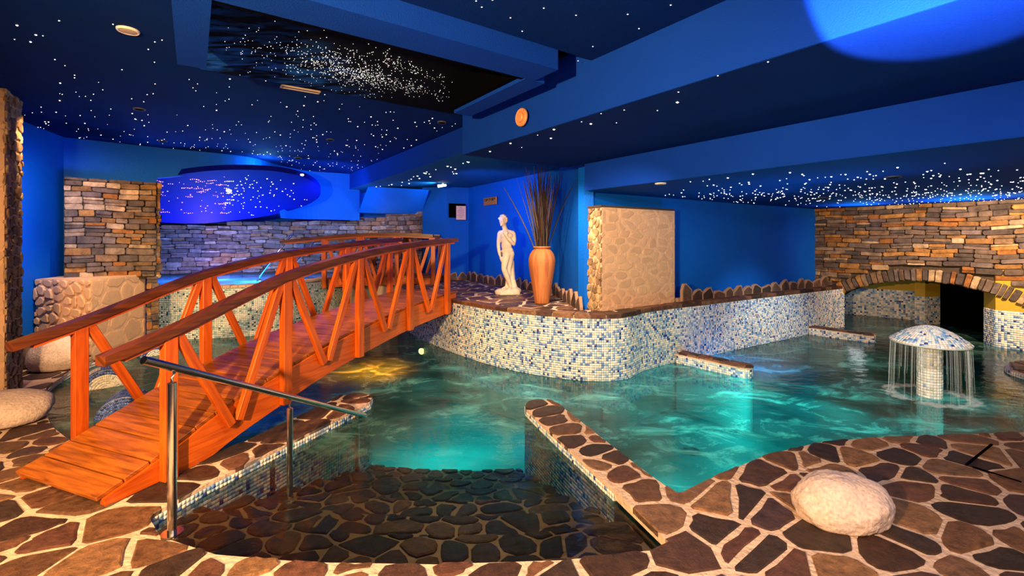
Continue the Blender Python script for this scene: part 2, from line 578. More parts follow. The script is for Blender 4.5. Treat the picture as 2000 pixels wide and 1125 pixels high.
def bar_uv(p0, ax):
    p0, ax = V(p0), V(ax)
    side = ax.cross(V((0, 0, 1)))
    side = V((1, 0, 0)) if side.length < 1e-3 else side.normalized()
    w = side.cross(ax)
    return lambda co: ((co - p0).dot(ax), (co - p0).dot(side) * .6 + (co - p0).dot(w))


def bar(name, p0, p1, wv, tv, w, t, m, parent, bevel=.004):
    """straight piece of timber from p0 to p1; wv, tv the directions of its width and thickness"""
    p0, p1 = V(p0), V(p1)
    ax = (p1 - p0).normalized()
    b = MB()
    b.box((p0 + p1) / 2, ax, wv, tv, (p1 - p0).length, w, t)
    return b.build(name, m, parent, bevel, uv=bar_uv(p0, ax))


# ---- polygons in plan
def clip_half(poly, px, py, nx, ny):
    """keep the side where (p - (px,py)).n <= 0"""
    out = []
    n = len(poly)
    for i in range(n):
        a, b = poly[i], poly[(i + 1) % n]
        da, db = (a[0] - px) * nx + (a[1] - py) * ny, (b[0] - px) * nx + (b[1] - py) * ny
        if da <= 0:
            out.append(a)
        if (da < 0 < db) or (db < 0 < da):
            t = da / (da - db)
            out.append((a[0] + (b[0] - a[0]) * t, a[1] + (b[1] - a[1]) * t))
    return out


def area(poly):
    return .5 * sum(poly[i][0] * poly[(i + 1) % len(poly)][1] - poly[(i + 1) % len(poly)][0] * poly[i][1] for i in range(len(poly)))


def inside(p, poly):
    r, n = False, len(poly)
    for i in range(n):
        a, b = poly[i], poly[(i + 1) % n]
        if (a[1] > p[1]) != (b[1] > p[1]) and p[0] < (b[0] - a[0]) * (p[1] - a[1]) / (b[1] - a[1]) + a[0]:
            r = not r
    return r


def overlap(c, poly):
    """largest piece of the cell c that lies inside the (concave) poly"""
    c = list(c) if area(c) > 0 else list(c)[::-1]
    poly = list(poly) if area(poly) > 0 else list(poly)[::-1]
    vs = [V(p) for p in c] + [V(p) for p in poly]
    n, m = len(c), len(poly)
    r = cdt(vs, [], [list(range(n)), list(range(n, n + m))], 0, 1e-5)
    ov, of, org = r[0], r[2], r[5]
    es = {}
    for f, o in zip(of, org):
        if 0 in o and 1 in o and len(f) > 2:
            for i in range(len(f)):
                es[f[i], f[(i + 1) % len(f)]] = 1
    nx = {a: b for (a, b) in es if (b, a) not in es}
    best = []
    while nx:
        a, b = nx.popitem()
        lp = [a]
        while b != a and b in nx:
            lp.append(b)
            b = nx.pop(b)
        q = [(ov[i].x, ov[i].y) for i in lp]
        if len(q) > 2 and (not best or abs(area(q)) > abs(area(best))):
            best = q
    return best if not best or area(best) > 0 else best[::-1]


def cells(poly, sp, gap, rnd, jit=.42, see=None, aniso=(1, 1, 0), region_clip=True, drop=.0):
    """irregular convex paving cells of about sp metres inside poly, shrunk by gap for the joints"""
    ca, sa = math.cos(aniso[2]), math.sin(aniso[2])
    to = lambda p: ((p[0] * ca + p[1] * sa) / aniso[0], (-p[0] * sa + p[1] * ca) / aniso[1])
    fr = lambda q: (q[0] * aniso[0] * ca - q[1] * aniso[1] * sa, q[0] * aniso[0] * sa + q[1] * aniso[1] * ca)
    P = [to(p) for p in poly]
    x0, x1 = min(p[0] for p in P) - sp, max(p[0] for p in P) + sp
    y0, y1 = min(p[1] for p in P) - sp, max(p[1] for p in P) + sp
    nx, ny = int((x1 - x0) / sp) + 1, int((y1 - y0) / sp) + 1
    g = {}
    for i in range(nx):
        for j in range(ny):
            if rnd.random() < drop:
                continue
            g[i, j] = (x0 + (i + .5 * (j % 2) + rnd.uniform(-jit, jit)) * sp, y0 + (j + rnd.uniform(-jit, jit)) * sp)
    out = []
    for (i, j), s in g.items():
        ws = fr(s)
        if see and not see(ws):
            continue
        c = [(s[0] - 2 * sp, s[1] - 2 * sp), (s[0] + 2 * sp, s[1] - 2 * sp), (s[0] + 2 * sp, s[1] + 2 * sp), (s[0] - 2 * sp, s[1] + 2 * sp)]
        for di in (-2, -1, 0, 1, 2):
            for dj in (-2, -1, 0, 1, 2):
                q = g.get((i + di, j + dj))
                if q is None or (di == 0 and dj == 0):
                    continue
                dx, dy = q[0] - s[0], q[1] - s[1]
                l = math.hypot(dx, dy) or 1
                gg = gap * rnd.uniform(.6, 1.4)
                c = clip_half(c, s[0] + dx * .5 - dx / l * gg, s[1] + dy * .5 - dy / l * gg, dx / l, dy / l)
                if len(c) < 3:
                    break
            if len(c) < 3:
                break
        if len(c) < 3:
            continue
        c = [fr(q) for q in c]
        if area(c) < 0:
            c = c[::-1]
        if region_clip and not all(inside(q, poly) for q in c):
            c = overlap(c, poly)
        if len(c) < 3 or abs(area(c)) < .10 * sp * sp * aniso[0] * aniso[1]:
            continue
        # drop near-duplicate corners, then cut the sharp ones
        d = [c[0]]
        for q in c[1:]:
            if math.hypot(q[0] - d[-1][0], q[1] - d[-1][1]) > .02:
                d.append(q)
        if len(d) > 3 and math.hypot(d[0][0] - d[-1][0], d[0][1] - d[-1][1]) < .02:
            d.pop()
        if len(d) < 3:
            continue
        e = []
        for k in range(len(d)):
            a, b, f = d[k - 1], d[k], d[(k + 1) % len(d)]
            l1, l2 = math.hypot(a[0] - b[0], a[1] - b[1]), math.hypot(f[0] - b[0], f[1] - b[1])
            if len(d) < 8 and min(l1, l2) > .05:
                t1, t2 = min(.3, .03 / l1 * rnd.uniform(.5, 1.8)), min(.3, .03 / l2 * rnd.uniform(.5, 1.8))
                e += [(b[0] + (a[0] - b[0]) * t1, b[1] + (a[1] - b[1]) * t1), (b[0] + (f[0] - b[0]) * t2, b[1] + (f[1] - b[1]) * t2)]
            else:
                e.append(b)
            if len(d) < 6 and l2 > .13:
                t_ = rnd.uniform(.4, .6)
                o_ = rnd.uniform(-.002, .014)
                e.append((b[0] + (f[0] - b[0]) * t_ - (f[1] - b[1]) / l2 * o_, b[1] + (f[1] - b[1]) * t_ + (f[0] - b[0]) / l2 * o_))
        out.append(e)
    return out


def slab_stone(name, poly, z0, z1, m, parent, rnd):
    """flat stone: vertical sides, a small worn edge, slightly tilted top"""
    n = len(poly)
    cx, cy = sum(p[0] for p in poly) / n, sum(p[1] for p in poly) / n
    tx, ty = rnd.uniform(-.012, .012), rnd.uniform(-.012, .012)
    vs = []
    for z, s in ((z0, 1.0), (z1 - .006, 1.0), (z1, None)):
        for p in poly:
            dx, dy = p[0] - cx, p[1] - cy
            if s is None:
                l = math.hypot(dx, dy) or 1
                k = max(.6, 1 - .010 / l)
            else:
                k = s
            vs.append((cx + dx * k, cy + dy * k, z + (dx * tx + dy * ty if z > z0 else 0)))
    fs = [[r * n + i, r * n + (i + 1) % n, (r + 1) * n + (i + 1) % n, (r + 1) * n + i] for r in (0, 1) for i in range(n)]
    fs.append(list(range(2 * n, 3 * n)))
    return mobj(name, vs, fs, m, parent)


# ---- dry stone walls
def block_mesh(rnd, i):
    """unit stone: x, z in -.5 .5, back at y 0, face at y 1"""
    pts = []
    for x, z in ((-.5, -.5), (0, -.5), (.5, -.5), (.5, 0), (.5, .5), (0, .5), (-.5, .5), (-.5, 0)):
        corner = abs(x) == .5 and abs(z) == .5
        k = rnd.uniform(.86, 1.0) if corner else rnd.uniform(.95, 1.02)
        pts.append((x * k, z * (rnd.uniform(.84, 1.02) if corner else rnd.uniform(.92, 1.04))))
    n = len(pts)
    fx, fz = rnd.uniform(-.2, .2), rnd.uniform(-.25, .25)
    vs = [(x, 0, z) for x, z in pts] + [(x, .72 + .3 * (x * fx + z * fz), z) for x, z in pts]
    vs += [(x * .93, 1.0 + x * fx + z * fz, z * .84) for x, z in pts]
    fs = [[r * n + k, (r + 1) * n + k, (r + 1) * n + (k + 1) % n, r * n + (k + 1) % n] for r in (0, 1) for k in range(n)]
    fs.append(list(range(2 * n, 3 * n))[::-1])
    me = bpy.data.meshes.new('stone_block')
    me.from_pydata(vs, [], fs)
    bm = bmesh.new()
    bm.from_mesh(me)
    bmesh.ops.recalc_face_normals(bm, faces=bm.faces)
    # outward means +y on the face
    top = max(bm.faces, key=lambda f: f.calc_center_median().y)
    if top.normal.y < 0:
        bmesh.ops.reverse_faces(bm, faces=bm.faces)
    bm.to_mesh(me)
    bm.free()
    return me


RB = random.Random(3)
BLOCKS = [block_mesh(RB, i) for i in range(14)]
BLOCKS_BY_MAT = {}


def block_obj(name, m, parent, loc, tangent, normal, w, t, h, rnd, roll=0.0):
    key = m
    if key not in BLOCKS_BY_MAT:
        L = []
        for b in BLOCKS:
            c = b.copy()
            c.materials.append(M[m])
            L.append(c)
        BLOCKS_BY_MAT[key] = L
    o = bpy.data.objects.new(name, rnd.choice(BLOCKS_BY_MAT[key]))
    tx, ny = V(tangent).normalized(), V(normal).normalized()
    zz = tx.cross(ny)
    if zz.z < 0:
        tx = -tx
        zz = -zz
    mt = Matrix((tx, ny, zz)).transposed().to_4x4()
    mt = Matrix.Translation(V(loc)) @ mt @ Matrix.Rotation(roll, 4, 'Y') @ Matrix.Diagonal((w, t, h, 1))
    o.matrix_basis = mt
    link(o, parent)
    return o


class Path:
    def __init__(self, pts):
        self.p = [V((p[0], p[1], 0)) for p in pts]
        self.s = [0]
        for a, b in zip(self.p, self.p[1:]):
            self.s.append(self.s[-1] + (b - a).length)
        self.len = self.s[-1]

    def at(self, s):
        s = max(0, min(self.len, s))
        for i in range(len(self.p) - 1):
            if s <= self.s[i + 1] or i == len(self.p) - 2:
                t = (s - self.s[i]) / ((self.s[i + 1] - self.s[i]) or 1)
                d = (self.p[i + 1] - self.p[i]).normalized()
                return self.p[i].lerp(self.p[i + 1], t), d, V((d.y, -d.x, 0))   # point, tangent, normal on the right-hand side


def smooth_path(pts, n=8):
    """Catmull-Rom through the points"""
    P = [V((p[0], p[1], 0)) for p in pts]
    P = [P[0] * 2 - P[1]] + P + [P[-1] * 2 - P[-2]]
    out = []
    for i in range(1, len(P) - 2):
        for k in range(n):
            t = k / n
            a, b, c, d = P[i - 1:i + 3]
            q = .5 * ((2 * b) + (c - a) * t + (2 * a - 5 * b + 4 * c - d) * t * t + (3 * b - a - 3 * c + d) * t ** 3)
            out.append((q.x, q.y))
    out.append((P[-2].x, P[-2].y))
    return out


def stone_wall(path, z0, z1, rowh, wid, m, parent, rnd, thick=.07, hole=None, name='stone', lo=lambda s: -9, hi=lambda s: 99):
    z = z0
    n = 0
    while z < z1 - .02:
        h = min(rnd.uniform(*rowh), z1 - z)
        if z1 - (z + h) < rowh[0] * .6:
            h = z1 - z
        s = -rnd.uniform(0, wid[0])
        while s < path.len - .02:
            w = rnd.uniform(*wid) * (1.25 if rnd.random() < .2 else 1)
            a, b = max(s, 0), min(s + w, path.len)
            s += w
            if b - a < .04:
                continue
            mid = (a + b) / 2
            if z < lo(mid) - h * .5 or z + h > hi(mid) + h * .6:
                continue
            if hole:
                if hole(a, z) and hole(b, z):
                    continue
                for _ in range(12):
                    if b - a > .05 and hole(a, z):
                        a += (b - a) * .15
                    if b - a > .05 and hole(b, z):
                        b -= (b - a) * .15
                if b - a < .06 or hole((a + b) / 2, z):
                    continue
                mid = (a + b) / 2
            p, d, nn = path.at(mid)
            wz = lambda s_, z_: .030 * mnoise.noise(V((s_ * 1.9, z_ * 2.2, 3.7))) * min(1, (z1 - z_) / .1, (z_ - z0) / .1 + .2)
            za, zb = z + wz(mid, z), z + h + wz(mid, z + h)
            tilt = math.atan2(wz(b, z) - wz(a, z), b - a)
            cuts = [0, 1]
            if h > .08 and rnd.random() < .30:
                cuts = [0, rnd.uniform(.35, .65), 1]
            for c0, c1 in zip(cuts, cuts[1:]):
                zc0, zc1 = za + (zb - za) * c0, za + (zb - za) * c1
                block_obj(name, m, parent, p + V((0, 0, (zc0 + zc1) / 2)), d, nn, (b - a) * rnd.uniform(.97, 1.03), thick * rnd.uniform(.65, 1.4), (zc1 - zc0) * rnd.uniform(.96, 1.08), rnd, tilt + rnd.uniform(-.05, .05))
                n += 1
        z += h
    return n


def wall_sheet(name, path_pts, z0, z1, m, parent=None, thick=.12, back=None):
    """upright wall with thickness behind the path (on the left-hand side of its direction)"""
    P = Path(path_pts)
    n = len(P.p)
    vs = []
    for i, p in enumerate(P.p):
        d = (P.p[min(i + 1, n - 1)] - P.p[max(i - 1, 0)]).normalized()
        nl = V((-d.y, d.x, 0)) * thick
        za = z0[i] if isinstance(z0, (list, tuple)) else z0
        zb = z1[i] if isinstance(z1, (list, tuple)) else z1
        vs += [p + V((0, 0, za)), p + V((0, 0, zb)), p + nl + V((0, 0, zb)), p + nl + V((0, 0, za))]
    fs = []
    for i in range(n - 1):
        a, b = i * 4, i * 4 + 4
        fs += [[a + k, b + k, b + (k + 1) % 4, a + (k + 1) % 4] for k in range(4)]
    fs += [[0, 1, 2, 3], [4 * n - 1, 4 * n - 2, 4 * n - 3, 4 * n - 4]]
    return fixn(mobj(name, vs, fs, m, parent))


# ---- glass mosaic
PAL = np.array([(.86, .82, .76), (.74, .70, .64), (.40, .58, .76), (.22, .40, .68), (.10, .22, .56), (.02, .05, .26), (.44, .64, .70), (.90, .88, .85)])
PW = np.array([.26, .14, .18, .13, .09, .05, .09, .06])
PAL_TEAL = np.array([(.62, .66, .55), (.70, .68, .58), (.34, .52, .50), (.20, .38, .40), (.45, .58, .50), (.05, .09, .14), (.78, .72, .58)])
PW_TEAL = np.array([.24, .24, .16, .10, .12, .05, .09])
PAL_BLUE = np.array([(.03, .08, .36), (.05, .12, .48), (.02, .05, .22), (.09, .20, .56)])
PW_BLUE = np.array([.35, .3, .2, .15])
PAL_WHITE = np.array([(.84, .82, .76), (.78, .75, .66), (.62, .70, .74), (.30, .42, .66), (.55, .60, .55)])
PW_WHITE = np.array([.5, .26, .12, .05, .07])
nrng = np.random.default_rng(11)


def mosaic(name, grid, m, parent, pal=PAL, pw=PW, proud=.004, gap=.10, seed=0, colfn=None):
    """grid: (rows+1, cols+1, 3) corner points of the tiles; normals from the grid; each tile is a raised plate"""
    g = np.asarray(grid, float)
    a, b, c, d = g[:-1, :-1], g[:-1, 1:], g[1:, 1:], g[1:, :-1]
    a, b, c, d = [x.reshape(-1, 3) for x in (a, b, c, d)]
    ctr = (a + b + c + d) / 4
    nrm = np.cross(b - a, d - a)
    nrm /= np.maximum(np.linalg.norm(nrm, axis=1, keepdims=True), 1e-9)
    n = len(a)
    lift = nrng.uniform(.6, 1.3, (n, 1)) * proud
    low = [x + (ctr - x) * gap * .7 for x in (a, b, c, d)]
    top = [x + (ctr - x) * gap * 1.5 + nrm * lift for x in (a, b, c, d)]
    vs = np.stack(low + top, axis=1).reshape(-1, 3)
    base = (np.arange(n) * 8)[:, None, None]
    quad = np.array([[4, 5, 6, 7], [0, 1, 5, 4], [1, 2, 6, 5], [2, 3, 7, 6], [3, 0, 4, 7]])[None]
    fs = (base + quad).reshape(-1, 4)
    me = bpy.data.meshes.new(name)
    me.vertices.add(len(vs))
    me.vertices.foreach_set('co', vs.ravel())
    me.loops.add(fs.size)
    me.loops.foreach_set('vertex_index', fs.ravel().astype(np.int32))
    me.polygons.add(len(fs))
    me.polygons.foreach_set('loop_start', np.arange(0, fs.size, 4, dtype=np.int32))
    try:
        me.polygons.foreach_set('loop_total', np.full(len(fs), 4, dtype=np.int32))
    except Exception:
        pass
    me.update(calc_edges=True)
    if colfn is None:
        col = pal[nrng.choice(len(pal), n, p=pw / pw.sum())]
    else:
        col = colfn(g.shape[0] - 1, g.shape[1] - 1)
    col = np.clip(col * nrng.uniform(.85, 1.12, (n, 1)), 0, 1)
    ca = me.attributes.new('tile_colour', 'FLOAT_COLOR', 'CORNER')
    cc = np.concatenate([np.repeat(col, 20, axis=0), np.ones((n * 20, 1))], axis=1)
    ca.data.foreach_set('color', cc.ravel())
    me.materials.append(M[m])
    o = link(bpy.data.objects.new(name, me), parent)
    o['kind'] = 'stuff'
    return o


def wall_grid(path, z0, z1, pitch, off=.003):
    nc = max(2, round(path.len / pitch))
    nr = max(2, round((z1 - z0) / pitch))
    pts = []
    for j in range(nr + 1):
        row = []
        for i in range(nc + 1):
            p, d, nn = path.at(path.len * i / nc)
            row.append(tuple(p + nn * off + V((0, 0, z1 + (z0 - z1) * j / nr))))
        pts.append(row)
    return np.array(pts)[:, :, :][::-1]


def mosaic_wall(name, pts, z0, z1, pitch, parent, pal=PAL, pw=PW, thick=.1):
    """grout wall plus its tiles on the right-hand side of the path"""
    wall_sheet('grout_backing', pts, z0, z1, 'tile_grout', parent, thick)
    return mosaic(name, wall_grid(Path(pts), z0, z1, pitch), 'tiles', parent, pal, pw)


# ------------------------------------------------------------------ the setting: ceilings and beams
def structure(o, label, cat):
    o['kind'] = 'structure'
    o['label'] = label
    o['category'] = cat
    return o


def ab_block(name, a0, a1, b0, b1, z0, z1, m, label=None, cat=None, parent=None):
    b = MB()
    b.prism([AB(a0, b0), AB(a1, b0), AB(a1, b1), AB(a0, b1)], z0, z1)
    o = b.build(name, m, parent)
    if label:
        structure(o, label, cat)
    return o


ZF, ZN, ZS, ZL, ZC = 3.10, 2.93, 2.53, 2.20, 2.75
ceil = ab_block('ceiling', -9, 2.96, -5, 15, ZF, ZF + .1, 'ceiling', 'navy blue ceiling dotted with tiny warm lights above the bridge', 'ceiling')
ceil_near = ab_block('ceiling_near', .075, 2.50, -5, 2.436, ZN, ZF - .002, 'ceiling', 'lower navy ceiling strip with sparse lights at the top edge', 'ceiling')
beam = ab_block('trim_1', 2.43, 4.2, -5, 4.42, ZS, ZF - .002, 'beam', 'broad blue ceiling beam carrying the round copper grille', 'beam')
low = ab_block('ceiling_low', 3.97, 13, -6, 4.10, ZL, ZS + .2, 'beam', 'lowest dark ceiling with dense star lights before the arch wall', 'ceiling')
nich = ab_block('ceiling_niche', 2.95, 9, 4.42, 12, ZC, ZF - .002, 'beam', 'blue ceiling over the statue niche with a wall washer', 'ceiling')
frame = ab_block('trim_2', .075, 2.10, 2.435, 2.71, 2.79, ZF - .002, 'beam', 'dropped blue frame around the dark galaxy panel', 'frame')
ab_block('frame_side', -.09, .075, -3, 3.84, 2.79, ZF - .002, 'beam', parent=frame)
ab_block('frame_side', 2.02, 2.20, 2.71, 3.84, 2.79, ZF - .002, 'beam', parent=frame)
pan = ab_block('galaxy_panel', .05, 2.53, 2.60, 4.74, 3.06, 3.09, 'galaxy')
tag(pan, 'dark ceiling panel printed with a spiral galaxy and blue clouds', 'ceiling panel')
ab_block('inner_frame', .08, 2.02, 2.711, 2.76, 2.80, 3.06, 'dark', parent=pan)
ab_block('inner_frame', 1.97, 2.019, 2.76, 3.84, 2.82, 3.06, 'dark', parent=pan)

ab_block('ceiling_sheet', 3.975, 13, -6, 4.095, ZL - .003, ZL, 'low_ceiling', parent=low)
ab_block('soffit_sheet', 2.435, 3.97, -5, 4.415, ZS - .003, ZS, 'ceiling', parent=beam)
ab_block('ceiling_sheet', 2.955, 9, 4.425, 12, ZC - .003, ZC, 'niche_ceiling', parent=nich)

# ---- stars: hundreds of fibre ends a few pixels wide, one object per field
OCT_V = np.array([(1, 0, 0), (-1, 0, 0), (0, 1, 0), (0, -1, 0), (0, 0, .6), (0, 0, -.6)], float)
OCT_F = np.array([(0, 2, 4), (2, 1, 4), (1, 3, 4), (3, 0, 4), (2, 0, 5), (1, 2, 5), (3, 1, 5), (0, 3, 5)])


def stars(name, pts, m, parent, rr):
    n = len(pts)
    P = np.array([tuple(p) for p in pts])[:, None, :]
    rad = np.array([rr(i) for i in range(n)])[:, None, None]
    vs = (P + OCT_V[None] * rad).reshape(-1, 3)
    fs = (OCT_F[None] + (np.arange(n) * 6)[:, None, None]).reshape(-1, 3)
    o = mobj(name, vs.tolist(), fs.tolist(), m, parent)
    o['kind'] = 'stuff'
    return o


RS = random.Random(21)


def ceil_at(u, v, z):
    y = (z - CZ) * F / (HV - v)
    return V(((u - CU) / F * y, y, z))


pts = []
while len(pts) < 560:
    x, y = RS.uniform(-9, 1), RS.uniform(2.6, 10)
    a, b = CA * x + SA * y, -SA * x + CA * y
    if a > 2.9 or (a > -.15 and b < 4.8) or abs(x) > 1.2 * y:
        continue
    if RS.random() > (.45 + .55 * min(1, max(0, (y - 3) / 3.5))):
        continue
    pts.append((x, y, ZF - .003))
stars('star_lights', pts, 'star', ceil, lambda i: RS.choice((.004, .005, .006, .009)))
pts = []
while len(pts) < 900:
    t = RS.gauss(.52, .24)
    w = RS.gauss(0, 17 if t > .3 else 24) * (1.25 - abs(t - .5))
    if RS.random() < .3:
        w = RS.gauss(-6, 30)
    u, v = 470 + 450 * t, 92 + 96 * t + w
    if t > .62 and RS.random() < .75:       # the arm that opens at the right end
        v = 92 + 96 * t + (RS.gauss(-38, 9) + (t - .62) * 75 if RS.random() < .5 else RS.gauss(8, 7))
    p = ceil_at(u, v, 3.055)
    a, b = CA * p.x + SA * p.y, -SA * p.x + CA * p.y
    if .15 < a < 2.4 and 2.78 < b < 4.7 and u < 935:
        pts.append(tuple(p))
for _ in range(200):
    u, v = RS.gauss(700, 45), RS.gauss(0, 7)
    pts.append(tuple(ceil_at(u, 92 + 96 * (u - 470) / 450 + v + 6, 3.055)))
stars('star_lights', pts, 'whitestar', pan, lambda i: RS.choice((.0022, .0028, .0034)))
near = [(941, 14), (997, 35), (1062, 16), (1125, 30), (1226, 28), (1248, 56), (1020, 61), (1158, 91), (1129, 119), (930, 2), (1310, 10), (962, 0)]
stars('star_lights', [ceil_at(u, v, ZN - .004) for u, v in near], 'star', ceil_near, lambda i: .005)
soff = [(1323, 200), (1154, 242), (1082, 253), (1076, 270), (997, 280), (957, 296), (1136, 238), (1174, 222), (1219, 215), (1284, 216), (1204, 240), (1402, 148), (1325, 180), (1019, 288), (1050, 264), (1500, 121)]
stars('star_lights', [ceil_at(u, v, ZS - .006) for u, v in soff], 'star', beam, lambda i: .011 if i < 6 else .005)
pts = []
for _ in range(34):
    u = RS.uniform(720, 925)
    pts.append(tuple(ceil_at(u, 309 + (925 - u) * .285 + abs(RS.gauss(4, 9)), ZC - .006)))
stars('star_lights', pts, 'star', nich, lambda i: RS.choice((.010, .013, .018)))
pts = []
while len(pts) < 540:
    u = 1290 + 740 * RS.random() ** .75
    v = RS.choice((RS.gauss(378 - (u - 1650) * .010, 15), RS.gauss(385, 9), RS.uniform(310, 400)))
    if v > 408 - (u - 1597) * .035 or v < 300 or (v < 345 - (u - 1300) * .03 and RS.random() < .8):
        continue
    p = ceil_at(u, v, ZL - .006)
    a, b = CA * p.x + SA * p.y, -SA * p.x + CA * p.y
    if a > 4.05 and a < 10.15 and b < 3.95:
        pts.append(tuple(p))
stars('star_lights', pts, 'whitestar', low, lambda i: RS.choice((.006, .008, .011)))

# ---- ceiling and beam fittings
CF = 'ceiling fittings'


def ring_light(p, r, label, m='navy_fitting'):
    t = thing('ceiling_speaker', p, label, 'ceiling speaker', CF)
    b = MB()
    b.lathe([(0, 0), (r, 0), (r, -.008), (r * .92, -.016), (r * .78, -.014)], p, 24)
    b.build('rim', m, t, smooth=False)
    b = MB()
    b.lathe([(r * .78, -.012), (r * .5, -.018), (0, -.02)], p, 24)
    b.build('grille', 'beige' if m == 'white' else 'dark', t)
    return t


ring_light(ceil_at(250, 58, ZF), .068, 'white round ceiling speaker, largest one at the upper left', 'white')
ring_light(ceil_at(272, 212, ZF), .06, 'small round ceiling speaker above the left blue wall')
ring_light(ceil_at(318, 275, ZF), .06, 'round ceiling speaker just above the stone pier')
ring_light(ceil_at(645, 272, ZF), .06, 'round ceiling speaker left of the far beam')
ring_light(ceil_at(863, 238, ZF), .06, 'round ceiling speaker close under the galaxy panel corner')
ring_light(ceil_at(582, 308, ZF), .07, 'round ceiling speaker over the oval star ceiling')
ring_light(ceil_at(1290, 357, ZL), .06, 'pale round ceiling spot above the plastered stone slab', 'white')
ring_light(ceil_at(1745, 344, ZL), .07, 'round ceiling spot among the dense stars, nearest one')
ring_light(ceil_at(1608, 386, ZL), .09, 'round ceiling spot beside the top of the arch wall')
t = thing('ceiling_spotlight', ceil_at(865, 357, ZC), 'small bright spotlight on the niche ceiling washing it cyan', 'spotlight', CF)
p = ceil_at(865, 357, ZC)
b = MB()
b.tube([p, p + V((0, 0, -.05))], .02)
b.build('stem', 'white', t)
b = MB()
b.tube([p + V((.07, 0, -.05)), p + V((-.10, -.02, -.07))], [.02, .03])
b.build('lamp_head', 'lamp_glow', t)
p = ceil_at(587, 173, ZF)
t = thing('air_vent', p, 'slim rectangular air vent beside the galaxy panel', 'vent')
ax, ay = AB(1, 0), AB(0, 1)
for s in (-1, 1):
    b = MB()
    b.box(p + ay * .035 * s + V((0, 0, -.008)), ax, ay, (0, 0, 1), .36, .014, .016)
    b.build('frame', 'beige', t)
    b = MB()
    b.box(p + ax * .173 * s + V((0, 0, -.008)), ax, ay, (0, 0, 1), .014, .06, .016)
    b.build('frame', 'beige', t)
for k in range(5):
    b = MB()
    b.box(p + ay * (-.022 + .011 * k) + V((0, 0, -.005)), ax, ay, (0, 0, 1), .33, .004, .01)
    b.build('slat', 'navy_fitting', t)
# copper grille on the beam
p = V((.09, 4.04, 2.68))
nb = -AB(1, 0)
t = thing('wall_vent', p, 'round copper vent on the face of the broad blue beam', 'vent')


def disc_on(p, n, prof, name, m, parent, seg=28):
    n = V(n).normalized()
    u = n.cross(V((0, 0, 1))).normalized()
    w = u.cross(n)
    vs = [V(p) + (u * math.cos(2 * math.pi * k / seg) + w * math.sin(2 * math.pi * k / seg)) * r + n * h for r, h in prof for k in range(seg)]
    fs = [[i * seg + k, i * seg + (k + 1) % seg, (i + 1) * seg + (k + 1) % seg, (i + 1) * seg + k] for i in range(len(prof) - 1) for k in range(seg)]
    fs.append(list(range((len(prof) - 1) * seg, len(prof) * seg)))
    return fixn(mobj(name, vs, fs, m, parent))


disc_on(p, nb, [(.080, 0), (.080, .015), (.074, .022), (.060, .012)], 'rim', 'orange_metal', t)
disc_on(p + nb * .012, nb, [(.046, 0), (.046, .02), (.040, .026)], 'valve_plate', 'orange_metal', t)

# ------------------------------------------------------------------ walls
def wall(name, pts, z0, z1, m, label, thick=.12):
    return structure(wall_sheet(name, pts, z0, z1, m, None, thick), label, 'wall')


wall_l = wall('wall_left', [(-5.7, 4.45), (-6.21, 5.75), (-6.6, 6.7), (-5.81, 7.45)], -.02, ZF, 'blue_wall', 'plain blue wall beside the left stone pillar')
wall_up = wall('wall_bulkhead', smooth_path([(-5.81, 7.45), (-4.84, 8.28), (-4.72, 9.3), (-4.50, 10.0), (-3.95, 10.35), (-3.55, 10.6)], 6), [2.60, 2.64, 2.68, 2.72, 2.76, 2.78, 2.80, 2.80, 2.78, 2.76, 2.74, 2.72, 2.70] + [2.04] * 18, ZF, 'blue_wall', 'curved bright blue bulkhead above the oval star ceiling')
wall_f = wall('wall_back', [(-9.0, 9.6), (-8.3, 10.5), (-7.2, 10.92), (-6.0, 11.22), (-4.5, 11.32), (-3.0, 11.2), (-2.02, 10.28)], 1.9, ZF, 'blue_wall', 'blue wall above the long stone wall of the alcove')
N = [(-2.0, 10.15), (-1.43, 10.0), (-.97, 10.18), (.77, 7.45), (.93, 5.85)]
wall_n = wall('wall_niche', N, .6, [ZC, ZC, ZC, ZC, ZC], 'blue_wall', 'blue wall of the niche behind the statue')
wall_r = wall('wall_right', [(.93, 5.85), (6.15, 9.13)], .5, ZS, 'blue_wall', 'long blue wall right of the plastered stone slab')
# sloping bulkhead next to the far beam
b = MB()
q = [D(700, 415, 10.55), D(823, 418, 10.2), D(838, 371, 9.75), D(719, 364, 10.0)]
b.add(q + [p + V((-.05, .5, .0)) for p in q], [[0, 1, 2, 3], [7, 6, 5, 4], [0, 4, 5, 1], [1, 5, 6, 2], [2, 6, 7, 3], [3, 7, 4, 0]])
structure(b.build('trim_3', 'blue_wall'), 'sloping light blue panel under the niche ceiling by the dark stone corner', 'panel')

# oval star ceiling over the hot tub
P1, P2, P3 = D(440, 332, 7.72), D(626, 373, 8.95), D(390, 437, 9.35)
on = (P2 - P1).cross(P3 - P1).normalized()
if on.z > 0:
    on = -on


def on_oval(u, v):
    d = V(((u - CU) / F, 1, -(v - HV) / F))
    o = V((0, 0, CZ))
    return o + d * ((P1 - o).dot(on) / d.dot(on))


